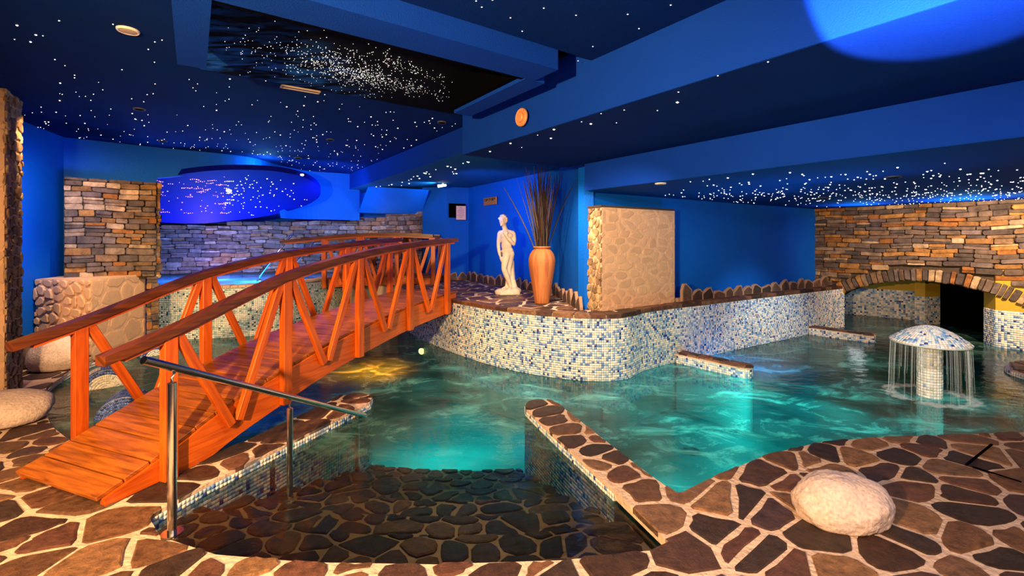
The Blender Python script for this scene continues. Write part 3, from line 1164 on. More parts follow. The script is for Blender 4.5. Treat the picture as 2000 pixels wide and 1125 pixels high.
rim = smooth_path([(250, 362), (305, 350), (370, 338), (440, 332), (520, 333), (580, 342), (613, 356), (626, 372), (620, 388), (590, 404), (530, 420), (470, 429), (400, 436), (350, 436), (305, 433), (250, 425), (225, 400)], 4)
rp = [on_oval(u, v) for u, v in rim]
n = len(rp)
vs = rp + [p - on * .10 for p in rp]
ov = fixn(mobj('star_oval', vs, [list(range(n)), list(range(n, 2 * n))[::-1]] + [[i, (i + 1) % n, n + (i + 1) % n, n + i] for i in range(n)], 'oval'))
tag(ov, 'tilted deep blue oval ceiling panel with pink star lights over the hot tub', 'ceiling panel')
pts = []
while len(pts) < 230:
    u, v = (RS.gauss(470, 55), RS.gauss(378, 20)) if RS.random() < .62 else (RS.uniform(300, 620), RS.uniform(345, 425))
    if ((u - 430) / 185) ** 2 + ((v - 384) / 44) ** 2 < 1:
        if u > 480 and RS.random() < .35:
            continue
        pts.append((u, v))
        if u < 450 and RS.random() < .5:
            for k in range(RS.randint(1, 4)):
                pts.append((u + 4 * (k + 1), v + RS.uniform(-1, 1)))
stars('star_lights', [on_oval(u, v) + on * .003 for u, v in pts if u < 440], 'pinkstar', ov, lambda i: RS.choice((.008, .011, .014)))
stars('star_lights', [on_oval(u, v) + on * .003 for u, v in pts if u >= 440], 'star', ov, lambda i: RS.choice((.008, .011, .014)))
for u, v, r in ((447, 372, .045), (590, 341, .03)):
    disc_on(on_oval(u, v), on, [(r, 0), (r, .01), (r * .8, .016)], 'lamp_disc', 'lamp_glow', ov)

# ---- left stone pillar at the frame edge
pl = thing('wall_pillar', (-5.05, 4.53, 0), 'tall stone pillar reaching the ceiling at the left frame edge', 'pillar', kind='structure')
pc = [V((-5.05, 4.53, 0)), V((-5.05, 4.53, 0)) + AB(0, .54), V((-5.05, 4.53, 0)) + AB(-.55, .54), V((-5.05, 4.53, 0)) + AB(-.55, 0)]
b = MB()
b.prism(pc, 0, ZF)
b.build('core', 'plaster', pl)
rr = random.Random(31)


def mortar_stones(path, z0, z1, sp, m, parent, rnd, thick=.03, gap=.012, name='stone', aniso=(1.25, 1, 0)):
    """irregular stones bedded in mortar on an upright face"""
    rect = [(0, z0), (path.len, z0), (path.len, z1), (0, z1)]
    out = 0
    for c in cells(rect, sp, gap, rnd, .44, aniso=aniso):
        t = thick * rnd.uniform(.5, 1.3)
        n = len(c)
        cx, cz = sum(p[0] for p in c) / n, sum(p[1] for p in c) / n
        vs = []
        for off, k in ((-.01, 1), (t * .7, 1), (t, .84)):
            for s, z in c:
                ss, zz = cx + (s - cx) * k, cz + (z - cz) * k
                p, d, nn = path.at(ss)
                vs.append(p + nn * off + V((0, 0, zz)))
        fs = [[r * n + i, r * n + (i + 1) % n, (r + 1) * n + (i + 1) % n, (r + 1) * n + i] for r in (0, 1) for i in range(n)]
        fs.append(list(range(2 * n, 3 * n)))
        fixn(mobj(name, vs, fs, m, parent))
        out += 1
    return out


mortar_stones(Path([pc[0], pc[1]]), 0, ZF, .13, 'pillar_stone', pl, rr, .016, .010, aniso=(1.2, .8, 0))
mortar_stones(Path([pc[3], pc[0]]), 0, ZF, .24, 'plaster_stone', pl, rr, .015)

# ---- stone pier and the plastered plinth before the hot tub
pier = thing('wall_pier', (-5.7, 6.45, 1.05), 'square dry stone pier standing on the pale plinth', 'pier', kind='structure')
pa, pb = V((-6.2, 6.3, 0)), V((-5.43, 6.95, 0))
pd = (pb - pa).normalized()
pn = V((-pd.y, pd.x, 0))
b = MB()
b.prism([pa, pb, pb + pn * .42, pa + pn * .42], 1.0, 2.44)
b.build('core', 'dark_mortar', pier)
rr = random.Random(5)
stone_wall(Path([pa, pb]), 1.04, 2.46, (.055, .11), (.11, .27), 'drystone', pier, rr, .06)
stone_wall(Path([pb, pb + pn * .42]), 1.0, 2.46, (.08, .12), (.14, .24), 'drystone', pier, rr, .05)
stone_wall(Path([pb - pd * .12, pb + pd * .03]), -.1, 1.03, (.09, .14), (.14, .2), 'drystone', pier, rr, .05)

plinth = thing('wall_plinth', (-5.6, 6.2, 0), 'low pale plastered stone plinth left of the bridge', 'plinth', kind='structure')
q0, q1, q2 = V((-6.3, 6.02, 0)), V((-5.53, 5.98, 0)), V((-5.60, 6.95, 0))
b = MB()
b.prism([q0, q1, q2, (-5.95, 7.2), (-6.5, 6.7)], -.3, 1.07)
b.build('core', 'plaster', plinth)
rr = random.Random(9)
mortar_stones(Path([q0, q1]), 0, 1.06, .12, 'plaster_stone', plinth, rr, .028, .012, aniso=(1, 1.1, 0))
mortar_stones(Path([q1, q2]), 0, 1.06, .26, 'plaster_stone', plinth, rr, .006, .02)

# ---- stone wall round the hot tub and the dark corner
alc = thing('wall_alcove', (-5.5, 10.9, .6), 'long curved dry stone wall behind the hot tub', 'wall', kind='structure')
S = smooth_path([(-8.7, 9.7), (-8.2, 10.3), (-7.2, 10.7), (-6.0, 11.0), (-4.5, 11.1), (-3.0, 11.0)], 4)
n = len(S)
wall_sheet('backing', S, .6, [1.90 + .20 * i / (n - 1) for i in range(n)], 'dark_mortar', alc, .1)
rr = random.Random(14)
SP = Path(S)
stone_wall(SP, .80, 2.13, (.075, .12), (.23, .42), 'greystone', alc, rr, .06, hi=lambda s: 1.90 + .20 * s / SP.len)
cor = thing('wall_corner', (-2.5, 10.6, .6), 'dark stone wall corner between the alcove and the blue niche', 'wall', kind='structure')
wall_sheet('backing', [(-3.0, 11.0), (-2.0, 10.15)], .4, 2.2, 'dark_mortar', cor, .1)
stone_wall(Path([(-3.0, 11.0), (-2.0, 10.15)]), .6, 2.22, (.08, .14), (.14, .28), 'greystone', cor, rr, .07)

# ---- hot tub
tub = thing('hot_tub', (-5.3, 8.2, 0), 'raised hot tub faced with pale mosaic behind the bridge', 'hot tub')
TF = smooth_path([(-6.5, 7.65), (-5.4, 7.62), (-4.95, 7.70), (-4.47, 7.9), (-4.1, 8.3), (-3.9, 8.75), (-3.75, 9.3), (-3.6, 10.2)], 5)
mosaic_wall('mosaic_tiles', TF, -.45, .78, .031, tub, PAL_TEAL, PW_TEAL, .22)
b = MB()
TFP = Path(TF)
for i in range(40):
    s0, s1 = TFP.len * i / 40, TFP.len * (i + .94) / 40
    (p0, d0, n0), (p1, d1, n1) = TFP.at(s0), TFP.at(s1)
    bb = MB()
    bb.prism([p0 + n0 * .02, p1 + n1 * .02, p1 - n1 * .26, p0 - n0 * .26], .775, .805 + .004 * (i % 3))
    bb.build('rim_stone', 'plaster_stone', tub)
inner = [p for p in TF] + [tuple(SP.at(SP.len * (1 - k / 14))[0])[:2] for k in range(15)]
b = MB()
b.prism(inner, .2, .22)
b.build('basin', 'pool_floor', tub)
tw = mobj('tub_water', [(p[0], p[1], .77) for p in inner], [list(range(len(inner)))], 'tub_water')
tag(tw, 'glowing light blue water filling the hot tub', 'water', kind='stuff')

# ---- right blue wall slab
slab = thing('wall_slab', (1.7, 6.1, .66), 'free standing plastered stone slab against the blue wall', 'wall slab', kind='structure')
A2 = V((.834, .552, 0))
N2 = V((-.552, .834, 0))
s0 = V((1.116, 5.67, 0))
s1 = s0 + A2 * 1.43
b = MB()
b.prism([s0, s1, s1 + N2 * .24, s0 + N2 * .24], .64, 2.0)
b.build('core', 'plaster', slab)
rr = random.Random(17)
mortar_stones(Path([s0, s1]), .70, 1.99, .15, 'plaster_stone', slab, rr, .006, .018, aniso=(1.5, .72, 0))
mortar_stones(Path([s0 + N2 * .24, s0]), .68, 1.99, .085, 'pillar_stone', slab, rr, .022, .006, aniso=(.9, 1.1, 0))
b = MB()
b.prism([s0 - A2 * .02 - N2 * .005, s1 - N2 * .005, s1 + N2 * .25, s0 + N2 * .25 - A2 * .02], 1.995, 2.025)
b.build('cap', 'dark_mortar', slab, .008)

# ---- stone wall with the arch
arch = thing('wall_arch', (7.4, 7.2, 0), 'dry stone wall pierced by a low arch at the right', 'wall', kind='structure')
AO = V((6.34, 8.73, 0))
AD = V((.574, -.819, 0))
AN = V((-.819, -.574, 0))
AC, AR, ATOP = 1.19, 2.36, .885
ACZ = ATOP - AR


def aw(t, z, off=0.0):
    return AO + AD * t + AN * off + V((0, 0, z))


def soffit(t, extra=0.0):
    r = AR + extra
    return ACZ + math.sqrt(max(r * r - (t - AC) ** 2, 0)) if abs(t - AC) < r else -9


T0, T1 = -.46, 3.9
vs, fs = [], []
ts = [T0 + (T1 - T0) * i / 44 for i in range(45)]
zlow = [max(soffit(t), .50) if -.02 < t < 2.45 else (.50 if t < 1 else -.1) for t in ts]
for t, z in zip(ts, zlow):
    vs += [aw(t, z), aw(t, 2.5), aw(t, 2.5, -.35), aw(t, z, -.35)]
for i in range(44):
    a, b_ = i * 4, i * 4 + 4
    fs += [[a + k, b_ + k, b_ + (k + 1) % 4, a + (k + 1) % 4] for k in range(4)]
fixn(mobj('backing', vs, fs, 'dark_mortar', arch))
AP = Path([aw(T0, 0), aw(3.2, 0)])
rr = random.Random(23)
stone_wall(AP, .52, ZL + .01, (.055, .10), (.15, .36), 'drystone', arch, rr, .06, hole=lambda s, z: z < soffit(s + T0, .20) and -.2 < s + T0 < 2.75)
ang = -.56
while ang < .62:
    w = rr.uniform(.022, .042)
    m_ = ang + w / 2
    r = AR + .10
    t, z = AC + r * math.sin(m_), ACZ + r * math.cos(m_)
    o = block_obj('arch_stone', 'drystone', arch, aw(t, z, 0), AD, AN, (w * AR) * .93, rr.uniform(.05, .085), .2, rr)
    o.matrix_basis = Matrix.Translation(aw(t, z, 0)) @ Matrix((-AD, AN, V((0, 0, 1)))).transposed().to_4x4() @ Matrix.Rotation(-m_, 4, 'Y') @ Matrix.Diagonal(((w * AR) * .93, rr.uniform(.05, .085), rr.uniform(.19, .235), 1))
    ang += w

# ---- the grotto behind the arch
gro = thing('wall_grotto', (8.3, 9.0, -.3), 'mosaic walls of the dark grotto pool behind the arch', 'wall', kind='structure')
G = [(6.5, 11.0), (7.45, 10.3), (8.42, 9.35)]
mosaic_wall('mosaic_tiles', G, -.5, .52, .036, gro)
wall_sheet('grotto_sheet', [(6.5, 11.02), (7.46, 10.32), (8.43, 9.36)], .5, 1.4, 'yellow', gro, .1)
Gp = [(7.98, 9.02), (8.08, 8.9), (8.42, 8.95), (8.5, 9.3)]
mosaic_wall('mosaic_tiles', Gp, -.5, .47, .036, gro)
wall_sheet('grotto_sheet', Gp, .47, 1.4, 'yellow', gro, .1)
mosaic_wall('mosaic_tiles', [(8.75, 9.75), (9.6, 8.9)], -.5, .5, .036, gro)
wall_sheet('grotto_sheet', [(8.4, 10.1), (11, 7.4)], -.5, 1.4, 'dark', gro, .1)  # black sheet stands for the dark of the opening
Gr = [(7.62, 7.35), (7.49, 7.05), (8.3, 5.9)]
mosaic_wall('mosaic_tiles', Gr, -.5, .50, .032, gro, PAL, PW)
wall_sheet('grotto_sheet', Gr, .50, 1.2, 'yellow', gro, .1)
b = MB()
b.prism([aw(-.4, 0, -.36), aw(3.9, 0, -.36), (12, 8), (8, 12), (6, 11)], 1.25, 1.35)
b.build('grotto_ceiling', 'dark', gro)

# ------------------------------------------------------------------ floor with crazy paving
PE_L = [(-5.60, 6.95), (-5.53, 6.03), (-5.4, 5.58), (-5.05, 4.94), (-4.62, 4.47), (-3.97, 3.92), (-3.37, 3.53), (-2.8, 3.24), (-2.3, 3.14)]
DV_L = [(-2.09, 3.71), (-1.81, 4.50), (-1.76, 4.66), (-1.66, 4.74), (-1.54, 4.74), (-1.43, 4.66), (-1.40, 4.48), (-1.69, 3.76), (-1.87, 3.32), (-2.01, 2.98), (-2.11, 2.64)]
RIM = [(-1.90, 2.46), (-1.51, 2.32), (-1.02, 2.265), (-.38, 2.25), (.26, 2.28), (.71, 2.35), (.83, 2.42)]
DV_R = [(.655, 2.91), (.40, 3.57), (.13, 4.32), (.13, 4.44), (.19, 4.53), (.29, 4.56), (.39, 4.53), (.46, 4.42), (.66, 3.87), (.90, 3.21), (1.045, 2.86)]
PE_R = [(1.40, 3.10), (1.91, 3.40), (2.43, 3.60), (2.90, 3.685), (3.57, 3.735), (4.27, 3.79), (4.9, 3.95), (5.6, 4.35), (6.05, 4.95), (6.15, 5.6), (6.5, 5.95), (7.4, 6.2)]
FLOOR = PE_L + DV_L + RIM + DV_R + PE_R + [(9.5, 6.0), (9.5, .2), (-7, .2), (-7, 5.2), (-6.5, 6.75)]
b = MB()
b.prism(FLOOR, -.06, -.008)
floor = structure(b.build('floor', 'grout'), 'floor of brown crazy paving with cream joints round the pool', 'floor')
# pool side walls below the floor edge
fp = smooth_path([], 1) if False else None
edge = PE_L[::-1]
rr = random.Random(2)
paths = {'left': PE_L, 'dl': DV_L, 'rim': RIM, 'dr': DV_R, 'pr': PE_R}


def see(p):
    return p[1] > 1.85 and abs(p[0]) < 1.16 * p[1] + 1.3


main_cells = cells(FLOOR, .235, .014, rr, .55, see, (1.12, .9, .5), drop=.22)
n_floor = 0
for c in main_cells:
    cx, cy = sum(p[0] for p in c) / len(c), sum(p[1] for p in c) / len(c)
    if cx < -6.0 or (-6.6 < cx < -5.25 and cy > 6.0) or (cx < -5.05 and cy > 4.4 and cx < -5.05 - (cy - 4.53) * .2 and cy < 5.2):
        continue
    slab_stone('paving_stone', c, -.04, rr.uniform(-.004, .008), 'paving', floor, rr)
    n_floor += 1


def pool_side(name, pts, z0, z1, parent, pitch=.028, pal=PAL, pw=PW):
    """tiles on the pool side; the path runs so that the water lies on its right"""
    wall_sheet('grout_backing', pts, z0, z1, 'tile_grout', parent, .07)
    mosaic(name, wall_grid(Path(pts), z0, z1, pitch), 'tiles', parent, pal, pw)


ZB = -.72
pool_side('mosaic_tiles', smooth_path(PE_L[:-1], 3)[::-1], ZB, -.03, floor, .034, PAL_WHITE, PW_WHITE)
pool_side('mosaic_tiles', smooth_path(DV_L[:5], 3)[::-1] if False else DV_L[:6][::-1], ZB, -.03, floor, .03)
pool_side('mosaic_tiles', DV_L[5:][::-1], ZB, -.03, floor, .028)
pool_side('mosaic_tiles', DV_R[:6][::-1], ZB, -.03, floor, .028)
pool_side('mosaic_tiles', DV_R[5:][::-1], ZB, -.03, floor, .032)
pool_side('mosaic_tiles', smooth_path(PE_R, 3)[::-1], ZB, -.03, floor, .034)

# floor channel at the right
ch = thing('floor_channel', (2.95, 3.2, 0), 'thin dark channel set in the paving behind the granite boulder', 'channel')
for a_, b_ in (((1887, 908), (1937, 868)), ((1900, 912), (1995, 942))):
    bar('channel_rail', W(*a_, .006), W(*b_, .006), (W(*b_, 0) - W(*a_, 0)).normalized().cross(V((0, 0, 1))), (0, 0, 1), .012, .010, 'dark', ch, 0)

# ------------------------------------------------------------------ entry steps, pool floor, water
def arc_y(x, yc):
    return yc + .115 * (x + .42) ** 2


def wall_x(y, side):
    if side < 0:
        return -2.15 + (y - 2.5) * .372
    return .81 - (y - 2.41) * .357


stp = thing('pool_steps', (-.5, 3.2, -.66), 'submerged dark stone steps leading down into the pool', 'steps', kind='structure')
rr = random.Random(41)
NST, DEP, RISE = 6, .355, .105
for i in range(NST):
    ya, yb = 2.27 + DEP * i - .06, 2.27 + DEP * (i + 1)
    z = -.105 - RISE * i
    poly = []
    for k in range(15):
        x = -2.2 + 3.1 * k / 14
        poly.append((x, arc_y(x, ya)))
    for k in range(15):
        x = .9 - 3.1 * k / 14
        poly.append((x, arc_y(x, yb)))
    # trim to the dividing walls
    poly = clip_half(poly, .81, 2.41, .942, .336)
    poly = clip_half(poly, -2.15, 2.5, -.937, .348)
    b = MB()
    b.prism(poly, -.85, z - .012)
    b.build('step', 'wet_mortar', stp)
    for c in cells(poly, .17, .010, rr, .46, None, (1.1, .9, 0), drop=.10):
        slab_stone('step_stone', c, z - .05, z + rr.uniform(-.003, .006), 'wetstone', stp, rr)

POOL = [(-5.5, 7.6)] + PE_L + DV_L + RIM + DV_R + PE_R + [(8.3, 6.0), (10.5, 8), (8.3, 10.5), (6.5, 11.2), (6.0, 9.0), (2.1, 6.4), (1.2, 5.7), (0, 6.2), (-1.0, 7.6), (-1.6, 9.3), (-3.7, 9.6), (-4.0, 8.7), (-4.6, 8.0)]
b = MB()
b.prism([(-7, 2.0), (10, 2.0), (11, 11.5), (-7, 11.5)], ZB - .1, ZB)
pf = structure(b.build('floor_pool', 'pool_floor'), 'turquoise tiled pool bottom under the water', 'pool floor')
ZW = -.075
g0, gx, gy, gs = (-6.6, 2.2), 158, 118, .08
keep, idx, wv, wf, dep = {}, {}, [], [], []
for i in range(gx + 30):
    for j in range(gy):
        x, y = g0[0] + i * gs, g0[1] + j * gs
        if inside((x + gs / 2, y + gs / 2), POOL) or any(inside((x + ox, y + oy), POOL) for ox in (0, gs) for oy in (0, gs)):
            q = []
            for a_, b_ in ((0, 0), (1, 0), (1, 1), (0, 1)):
                k = (i + a_, j + b_)
                if k not in idx:
                    idx[k] = len(wv)
                    px, py = g0[0] + k[0] * gs, g0[1] + k[1] * gs
                    wv.append((px, py, ZW))
                    d = ZW - ZB
                    if py < 4.55 and wall_x(py, -1) - .05 < px < wall_x(py, 1) + .05:
                        st = (py - .115 * (px + .42) ** 2 - 2.27) / DEP
                        if st < NST:
                            d = .012 * max(0, st) + max(0, st - 2.9) * .5
                        else:
                            d = ZW - ZB
                    dep.append(min(d, ZW - ZB))
                q.append(idx[k])
            wf.append(q)
me = bpy.data.meshes.new('pool_water')
me.from_pydata(wv, [], wf)
me.materials.append(M['water'])
at = me.attributes.new('depth', 'FLOAT', 'POINT')
at.data.foreach_set('value', dep)
me.update()
water = link(bpy.data.objects.new('pool_water', me))
tag(water, 'murky turquoise pool water stirred by jets', 'water', kind='stuff')

# ---- raised terrace with its mosaic front
E = smooth_path([(-2.3, 9.2), (-1.80, 8.12), (-1.23, 7.21), (-.438, 6.24), (.143, 5.735), (.661, 5.46), (.95, 5.39), (1.163, 5.39), (1.36, 5.46), (1.50, 5.60), (1.68, 5.82), (2.06, 6.10)], 5) + [(2.84, 6.57), (3.76, 7.14), (5.23, 8.03), (6.34, 8.69)]
TERR = E + [(6.2, 9.05), (6.1, 9.1), (.93, 5.86), (.77, 7.45), (-.97, 10.18), (-1.43, 10.0), (-2.0, 10.15), (-3.0, 11.0), (-3.5, 10.4), (-3.5, 9.55)]
ter = thing('floor_terrace', (0, 7.0, -.7), 'raised stone paved terrace fronted by blue and white mosaic', 'terrace', kind='structure')
b = MB()
b.prism(TERR, -.7, .695)
b.build('terrace_body', 'grout', ter)
ZT = .70
mosaic('mosaic_tiles', wall_grid(Path(E), -.40, .655, .0275, .006), 'tiles', ter)
wall_sheet('grout_face', E, -.7, .658, 'tile_grout', ter, .03)
rr = random.Random(77)
for c in cells(TERR, .24, .019, rr, .5, lambda p: True, (1.3, .85, .6), drop=.15):
    slab_stone('paving_stone', c, .65, ZT + rr.uniform(-.001, .004), 'paving', ter, rr)
# coping stones that overhang the mosaic
EP = Path(E)
s = .3
while s < EP.len - .1:
    w = rr.uniform(.16, .30)
    (p0, d0, n0), (p1, d1, n1) = EP.at(s), EP.at(min(s + w - .014, EP.len))
    q = [p0 + n0 * .022, p1 + n1 * .022, p1 - n1 * rr.uniform(.10, .15), p0 - n0 * rr.uniform(.10, .15)]
    if s > 5.2:
        q = [p0 + n0 * .02, p1 + n1 * .02, p1 - n1 * .12, p0 - n0 * .12]
    slab_stone('coping_stone', [(x.x, x.y) for x in q], .664, ZT + .012 + rr.uniform(0, .008), 'paving', ter, rr)
    s += w
# upright stones at the foot of the blue walls
def upright(p, d, nn, w, h, t, m, rnd, parent):
    pk = rnd.uniform(-.3, .3)
    prof = [(-.5, 0), (.5, 0), (.5, rnd.uniform(.35, .8)), (pk + .12, 1), (pk - .12, rnd.uniform(.88, 1)), (-.5, rnd.uniform(.35, .8))]
    n = len(prof)
    vs = []
    for off, k in ((-t, 1), (t * .7, 1), (t, .86)):
        for x, z in prof:
            vs.append(p + d * (x * w * k) + nn * off + V((0, 0, (z - .5) * h * k + h * .5)))
    fs = [[r * n + i, r * n + (i + 1) % n, (r + 1) * n + (i + 1) % n, (r + 1) * n + i] for r in (0, 1) for i in range(n)]
    fs += [list(range(2 * n, 3 * n)), list(range(n))[::-1]]
    ring = [(x * w * 1.10, z * (h + .014)) for x, z in prof]
    MORT.add([p + d * x + nn * (-t) + V((0, 0, z)) for x, z in ring] + [p + d * x + nn * (t * .80) + V((0, 0, z)) for x, z in ring],
             [list(range(n)), list(range(n, 2 * n))] + [[i, (i + 1) % n, n + (i + 1) % n, n + i] for i in range(n)])
    return fixn(mobj('edging_stone', vs, fs, m, parent))


MORT = MB()


rr = random.Random(55)
UP = Path([(2.36, 6.44), (6.12, 8.88)])
s = .06
while s < UP.len - .05:
    w = rr.uniform(.20, .38)
    p, d, nn = UP.at(s + w / 2)
    upright(p + V((0, 0, .66)), d, nn, w * .92, rr.uniform(.14, .30), .022, 'edging', rr, ter)
    s += w
wall_sheet('edging_bed', [(2.36, 6.46), (6.12, 8.90)], .66, .76, 'edging_mortar', ter, .06)
UP = Path([(-1.93, 10.05), (-1.43, 9.92), (-.99, 10.06), (.70, 7.42), (.74, 7.0), (.86, 5.84)])
s = .02
while s < UP.len - .1:
    w = rr.uniform(.19, .30)
    p, d, nn = UP.at(s + w / 2)
    upright(p + V((0, 0, .66)), d, nn, w * .88, rr.uniform(.17, .24), .022, 'edging', rr, ter)
    s += w
MORT.build('edging_mortar', 'edging_mortar', ter)['kind'] = 'stuff'

# ------------------------------------------------------------------ things
# ---- timber footbridges
def spline(xs, ys):
    def f(x):
        if x <= xs[0]:
            return ys[0] + (x - xs[0]) * (ys[1] - ys[0]) / (xs[1] - xs[0])
        for i in range(len(xs) - 1):
            if x <= xs[i + 1]:
                m0 = (ys[i + 1] - ys[max(i - 1, 0)]) / (xs[i + 1] - xs[max(i - 1, 0)])
                m1 = (ys[min(i + 2, len(xs) - 1)] - ys[i]) / (xs[min(i + 2, len(xs) - 1)] - xs[i])
                h = xs[i + 1] - xs[i]
                t = (x - xs[i]) / h
                return (2 * t ** 3 - 3 * t * t + 1) * ys[i] + (t ** 3 - 2 * t * t + t) * h * m0 + (-2 * t ** 3 + 3 * t * t) * ys[i + 1] + (t ** 3 - t * t) * h * m1
        return ys[-1]
    return f


def swept(name, secs, m, parent, axis_dir):
    """secs: list of 4-point sections -> one curved timber"""
    b = MB()
    n = len(secs)
    vs = [p for s in secs for p in s]
    fs = [[i * 4 + k, i * 4 + (k + 1) % 4, i * 4 + 4 + (k + 1) % 4, i * 4 + 4 + k] for i in range(n - 1) for k in range(4)]
    fs += [[0, 1, 2, 3], [4 * n - 1, 4 * n - 2, 4 * n - 3, 4 * n - 4]]
    b.add(vs, fs)
    return b.build(name, m, parent, uv=bar_uv(secs[0][0], axis_dir))


def footbridge(name, label, origin, step, side, half, deck, rail, k0, k1, r0, r1, nposts, plank=.147, fascia=.26, zlow=.0, second=False):
    """origin: foot of the first pair of posts on the centre line; step: vector between posts; side: unit vector to the left"""
    O, ST, SD = V(origin), V(step), V(side)
    L = ST.length
    T = ST.normalized()
    t = thing(name, O + V((0, 0, deck(0))), label, 'bridge')
    at = lambda k, s, z: O + ST * k + SD * s + V((0, 0, z))
    rnd = random.Random(4)
    # planks
    k = k0
    dk = plank / L
    while k < k1 - .02:
        ka, kb = k + .004 / L, k + dk - .004 / L
        za, zb = deck(ka), deck(kb)
        ax = (at(kb, 0, zb) - at(ka, 0, za)).normalized()
        up = SD.cross(ax)
        up = up if up.z > 0 else -up
        c = (at(ka, 0, za) + at(kb, 0, zb)) / 2 - up * .014 + up * rnd.uniform(-.002, .002)
        b = MB()
        w = (half + .0 + rnd.uniform(-.006, .006)) * 2 - .04
        b.box(c, ax, SD, up, (at(kb, 0, zb) - at(ka, 0, za)).length, w, .028)
        b.build('plank', 'deckwood', t, .004, uv=bar_uv(c, SD))
        k += dk
    # side beams
    for s in (-1, 1):
        secs = []
        nk = 40
        for i in range(nk + 1):
            kk = k0 + .04 + (k1 - k0 - .04) * i / nk
            zt = deck(kk) - .030
            zb = max(zt - fascia, zlow + .002)
            zb = min(zb, zt - .01)
            o0, o1 = s * (half - .045), s * half
            secs.append([at(kk, o0, zb), at(kk, o1, zb), at(kk, o1, zt), at(kk, o0, zt)])
        swept('side_beam', secs, 'wood', t, T)
        # rails
        secs = []
        for i in range(nk + 1):
            kk = r0 + (r1 - r0) * i / nk
            z = rail(kk)
            c = s * (half + .03)
            secs.append([at(kk, c - .05, z - .045), at(kk, c + .05, z - .045), at(kk, c + .05, z + .012), at(kk, c - .05, z + .012)])
        rl = swept('handrail', secs, 'railwood', t, T)
        secs = []
        for i in range(nk + 1):
            kk = r0 + .12 + (r1 - r0 - .2) * i / nk
            z = rail(kk) - .045
            c = s * (half + .03)
            secs.append([at(kk, c - .026, z - .03), at(kk, c + .026, z - .03), at(kk, c + .026, z), at(kk, c - .026, z)])
        swept('rail_lath', secs, 'wood', rl, T)
        for i in range(nposts):
            c = s * (half + .0325)
            zb = max(deck(i) - .030 - fascia * .98, zlow + .004)
            bar('post', at(i, c, zb), at(i, c, rail(i) - .05), T, SD, .085, .06, 'wood', t)
            for sg in (-1, 1):
                j = i + sg * .47
                if j < -.1 or j > nposts - 1 + .1:
                    continue
                zf = deck(j) - .15
                kt = i + sg * .055
                p0, p1 = at(kt, c, rail(kt) - .055), at(j, c + s * .0, zf)
                ax = (p1 - p0).normalized()
                wv = SD.cross(ax)
                bar('brace', p0, p1, wv, SD, .062, .042, 'wood', t)
    return t


deck1 = spline([-.55, -.40, 0, .5, 1, 1.5, 2, 3, 4, 4.4], [.03, .068, .185, .355, .470, .575, .645, .752, .805, .812])
rail1 = spline([-.42, 0, 1, 2, 3, 4, 4.3], [.895, 1.00, 1.295, 1.455, 1.545, 1.60, 1.605])
ORG1 = (V((-2.28, 3.03, 0)) + V((-3.2, 3.365, 0))) / 2
ST1 = V((.336, .885, 0))
SD1 = V((-.94, .342, 0)).normalized()
SD1 = V((-ST1.y, ST1.x, 0)).normalized()
footbridge('footbridge', 'large arched orange timber footbridge crossing the near pool', ORG1, ST1, SD1, .462, deck1, rail1, -.40, 4.35, -.40, 4.27, 5)
deck2 = spline([-.2, 0, 1, 2, 3, 3.3], [.80, .82, .86, .87, .85, .84])
rail2 = spline([-.4, 0, 1, 2, 3, 3.4], [1.62, 1.65, 1.70, 1.71, 1.68, 1.65])
footbridge('footbridge', 'smaller timber footbridge behind, between hot tub and terrace', (-3.72, 9.45, 0), (.72, .0, 0), (0, 1, 0), .40, deck2, rail2, .06, 3.0, -1.2, 3.0, 4, fascia=.16, zlow=.3)

# ---- steel handrail at the steps
hA, hB, hC = V((-1.845, 2.47, 0)), V((-1.64, 3.36, -.375)), V((-1.43, 4.20, -.605))
hr = thing('steel_handrail', hA, 'polished steel handrail sloping down along the pool steps', 'handrail')
rA, rC = V((-1.845, 2.47, .905)), V((-1.425, 4.27, -.045))
rd = (rC - rA).normalized()
b = MB()
b.tube([rA - rd * .17, rC + rd * .10], .0215, 20)
b.build('rail', 'steel', hr, smooth=False)
for e in (rA - rd * .172, rC + rd * .102):
    b = MB()
    b.tube([e, e + rd * .004], .0205, 16)
    b.build('end_cap', 'steel', hr)
for p in (hA, hB, hC):
    k = (p.y - rA.y) / (rC.y - rA.y)
    top = rA + (rC - rA) * k
    px = V((p.x, p.y, 0))
    zt = top.z - .085
    if zt < p.z + .1:
        zt = top.z - .06
    b = MB()
    b.tube([V((p.x, p.y, p.z + .008)), V((p.x, p.y, zt))], .0215, 20)
    o = b.build('post', 'steel', hr)
    for prof, nm in (([(0, .012), (.052, .012), (.052, .006), (.052, 0)], 'base_flange'),):
        b = MB()
        b.lathe([(r, z + p.z - .002) for r, z in prof], (p.x, p.y, 0), 24)
        b.build(nm, 'steel', hr)
    b = MB()
    b.tube([V((p.x, p.y, zt)), V((p.x, p.y, zt + .03)), top + V((.012, 0, -.032)), top - V((0, 0, .015))], .008, 10)
    b.build('bracket', 'steel', o)

